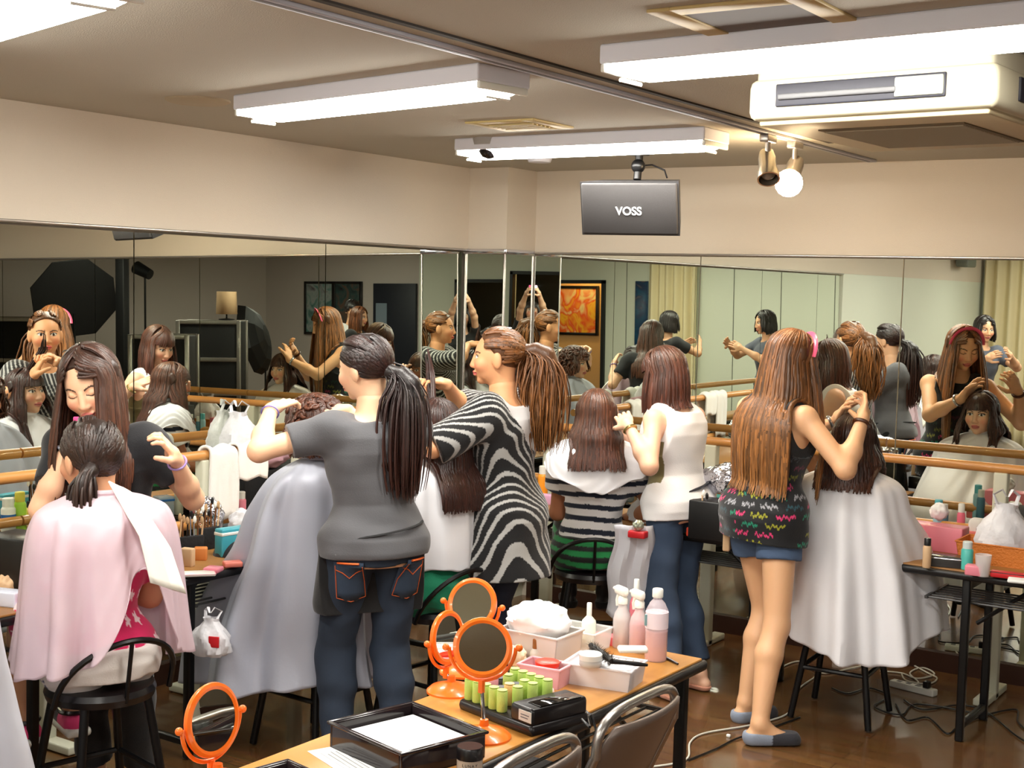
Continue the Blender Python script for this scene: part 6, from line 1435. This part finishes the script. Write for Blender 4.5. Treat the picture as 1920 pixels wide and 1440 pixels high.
# photo studio gear
q = DB(142, 545, 1.6); e = empty('softbox', (q[0], 1.6, 0), 0, 'large black octagonal softbox on a boom stand, seen in the left mirror', 'softbox')
dirr = _n(np.array([2 * XM, 2 * YM, 0]) / 1. - np.array([q[0], 1.6, 0])); dirr = _n(np.array([-1, .6, 0]))
Rs = Vector((0, 0, 1)).rotation_difference(Vector(tuple(_n(dirr + np.array([0, 0, -.35]))))).to_matrix()
SB = mat('softbox black', (.035, .035, .04), .6)
MB().lathe([(.06, -.40), (.12, -.38), (.42, -.12), (.56, .0), (.55, .01), (0, .0)], (0, 0, q[2] + .1), 8, Rs).build('octagon_shell', SB, e, smooth=False)
MB().tube([(0, 0, .02), (.0, .0, q[2] - .1)], .016).tube([(0, 0, .5), (.5, .2, .02)], .012).tube([(0, 0, .5), (-.5, .2, .02)], .012).tube([(0, 0, .5), (.0, -.5, .02)], .012).build('stand', BLACKM, e)
q = DB(232, 600, 1.2); tag(MB().box((q[0], 1.2, 1.2), (.16, .10, 2.4), .01).build('backdrop_pole', SB), 'thick black backdrop post rising to the ceiling, seen in the left mirror', 'post')
q = DB(275, 560, .6); e = empty('light_stand', (q[0], .6, 0), 0, 'black light stand with a lamp head, seen beside the mirror seam', 'light stand')
MB().tube([(0, 0, .02), (0, 0, 2.05)], .014).tube([(0, 0, .5), (.4, .2, .02)], .010).tube([(0, 0, .5), (-.4, .2, .02)], .010).tube([(0, 0, .5), (0, -.4, .02)], .010).build('stand', BLACKM, e); MB().tube([(-.10, 0, 2.0), (.12, .05, 2.10)], [.07, .09], 16).build('lamp_head', SB, e)
q = DB(500, 615, -.3); e = empty('umbrella', (q[0], -.3, 0), 0, 'open black studio umbrella tilted on a stand, seen in the left mirror', 'umbrella')
ud = Vector(tuple(_n(np.array([-.75, -.45, .25])))); Ru = Vector((0, 0, 1)).rotation_difference(ud).to_matrix(); zc_ = max(q[2], 1.2)
MB().lathe([(.50, -.22), (.46, -.12), (.34, -.03), (.16, .02), (0, .03)], (0, 0, zc_), 8, Ru, cap0=False).build('canopy', SB, e, solid=.004, smooth=False)
MB().tube([tuple(Vector((0, 0, zc_)) + ud * t for t in (.03,))[0], tuple(Vector((0, 0, zc_)) - ud * .45)], .006).tube([(0, 0, .02), (0, 0, zc_)], .012).tube([(0, 0, .4), (.35, .2, .02)], .01).tube([(0, 0, .4), (-.35, .2, .02)], .01).tube([(0, 0, .4), (0, -.35, .02)], .01).build('stand', BLACKM, e)
def rack(px_, py_, Y, w, h, label):
    q = DB(px_, py_, Y); e = empty('equipment_rack', (q[0], Y, 0), math.radians(35), label, 'equipment rack', 'equipment racks seen in the left mirror')
    MB().box((0, 0, h / 2), (w, .5, h - .02), .01).build('rack_body', SB, e)
    for sx in (-1, 1):
        for sy in (-1, 1): MB().box((sx * w / 2, sy * .25, h / 2), (.05, .05, h), .008).build('corner_rail', STEEL, e)
    b = MB()
    for z in (h - .02, h * .66, h * .36): b.box((0, .26, z), (w, .02, .05), .005).box((0, -.26, z), (w, .02, .05), .005)
    b.build('edge_bands', STEEL, e)
rack(50, 660, 3.0, .8, 1.45, 'silver-edged black equipment rack at the left, below the softbox')
rack(400, 680, 0.9, .75, 1.42, 'silver-edged black equipment rack in the middle, beside the umbrella')
rack(310, 680, 2.9, .6, 1.3, 'low black equipment case beside the light stand')
q = DB(428, 575, .9); e = empty('shade_lamp', (q[0], .9, 1.42), 0, 'beige cylindrical lamp shade on the middle rack', 'lamp'); MB().lathe([(.02, 0), (.10, .01), (.10, .02), (.01, .03), (.01, .10)]).build('lamp_base', BLACKM, e); MB().lathe([(.13, .08), (.12, .36)], cap0=False).build('lamp_shade', FLESH, e, solid=.004)
for P_ in (pC1, pC2, pC3, pC4, pC5, pC0): pass
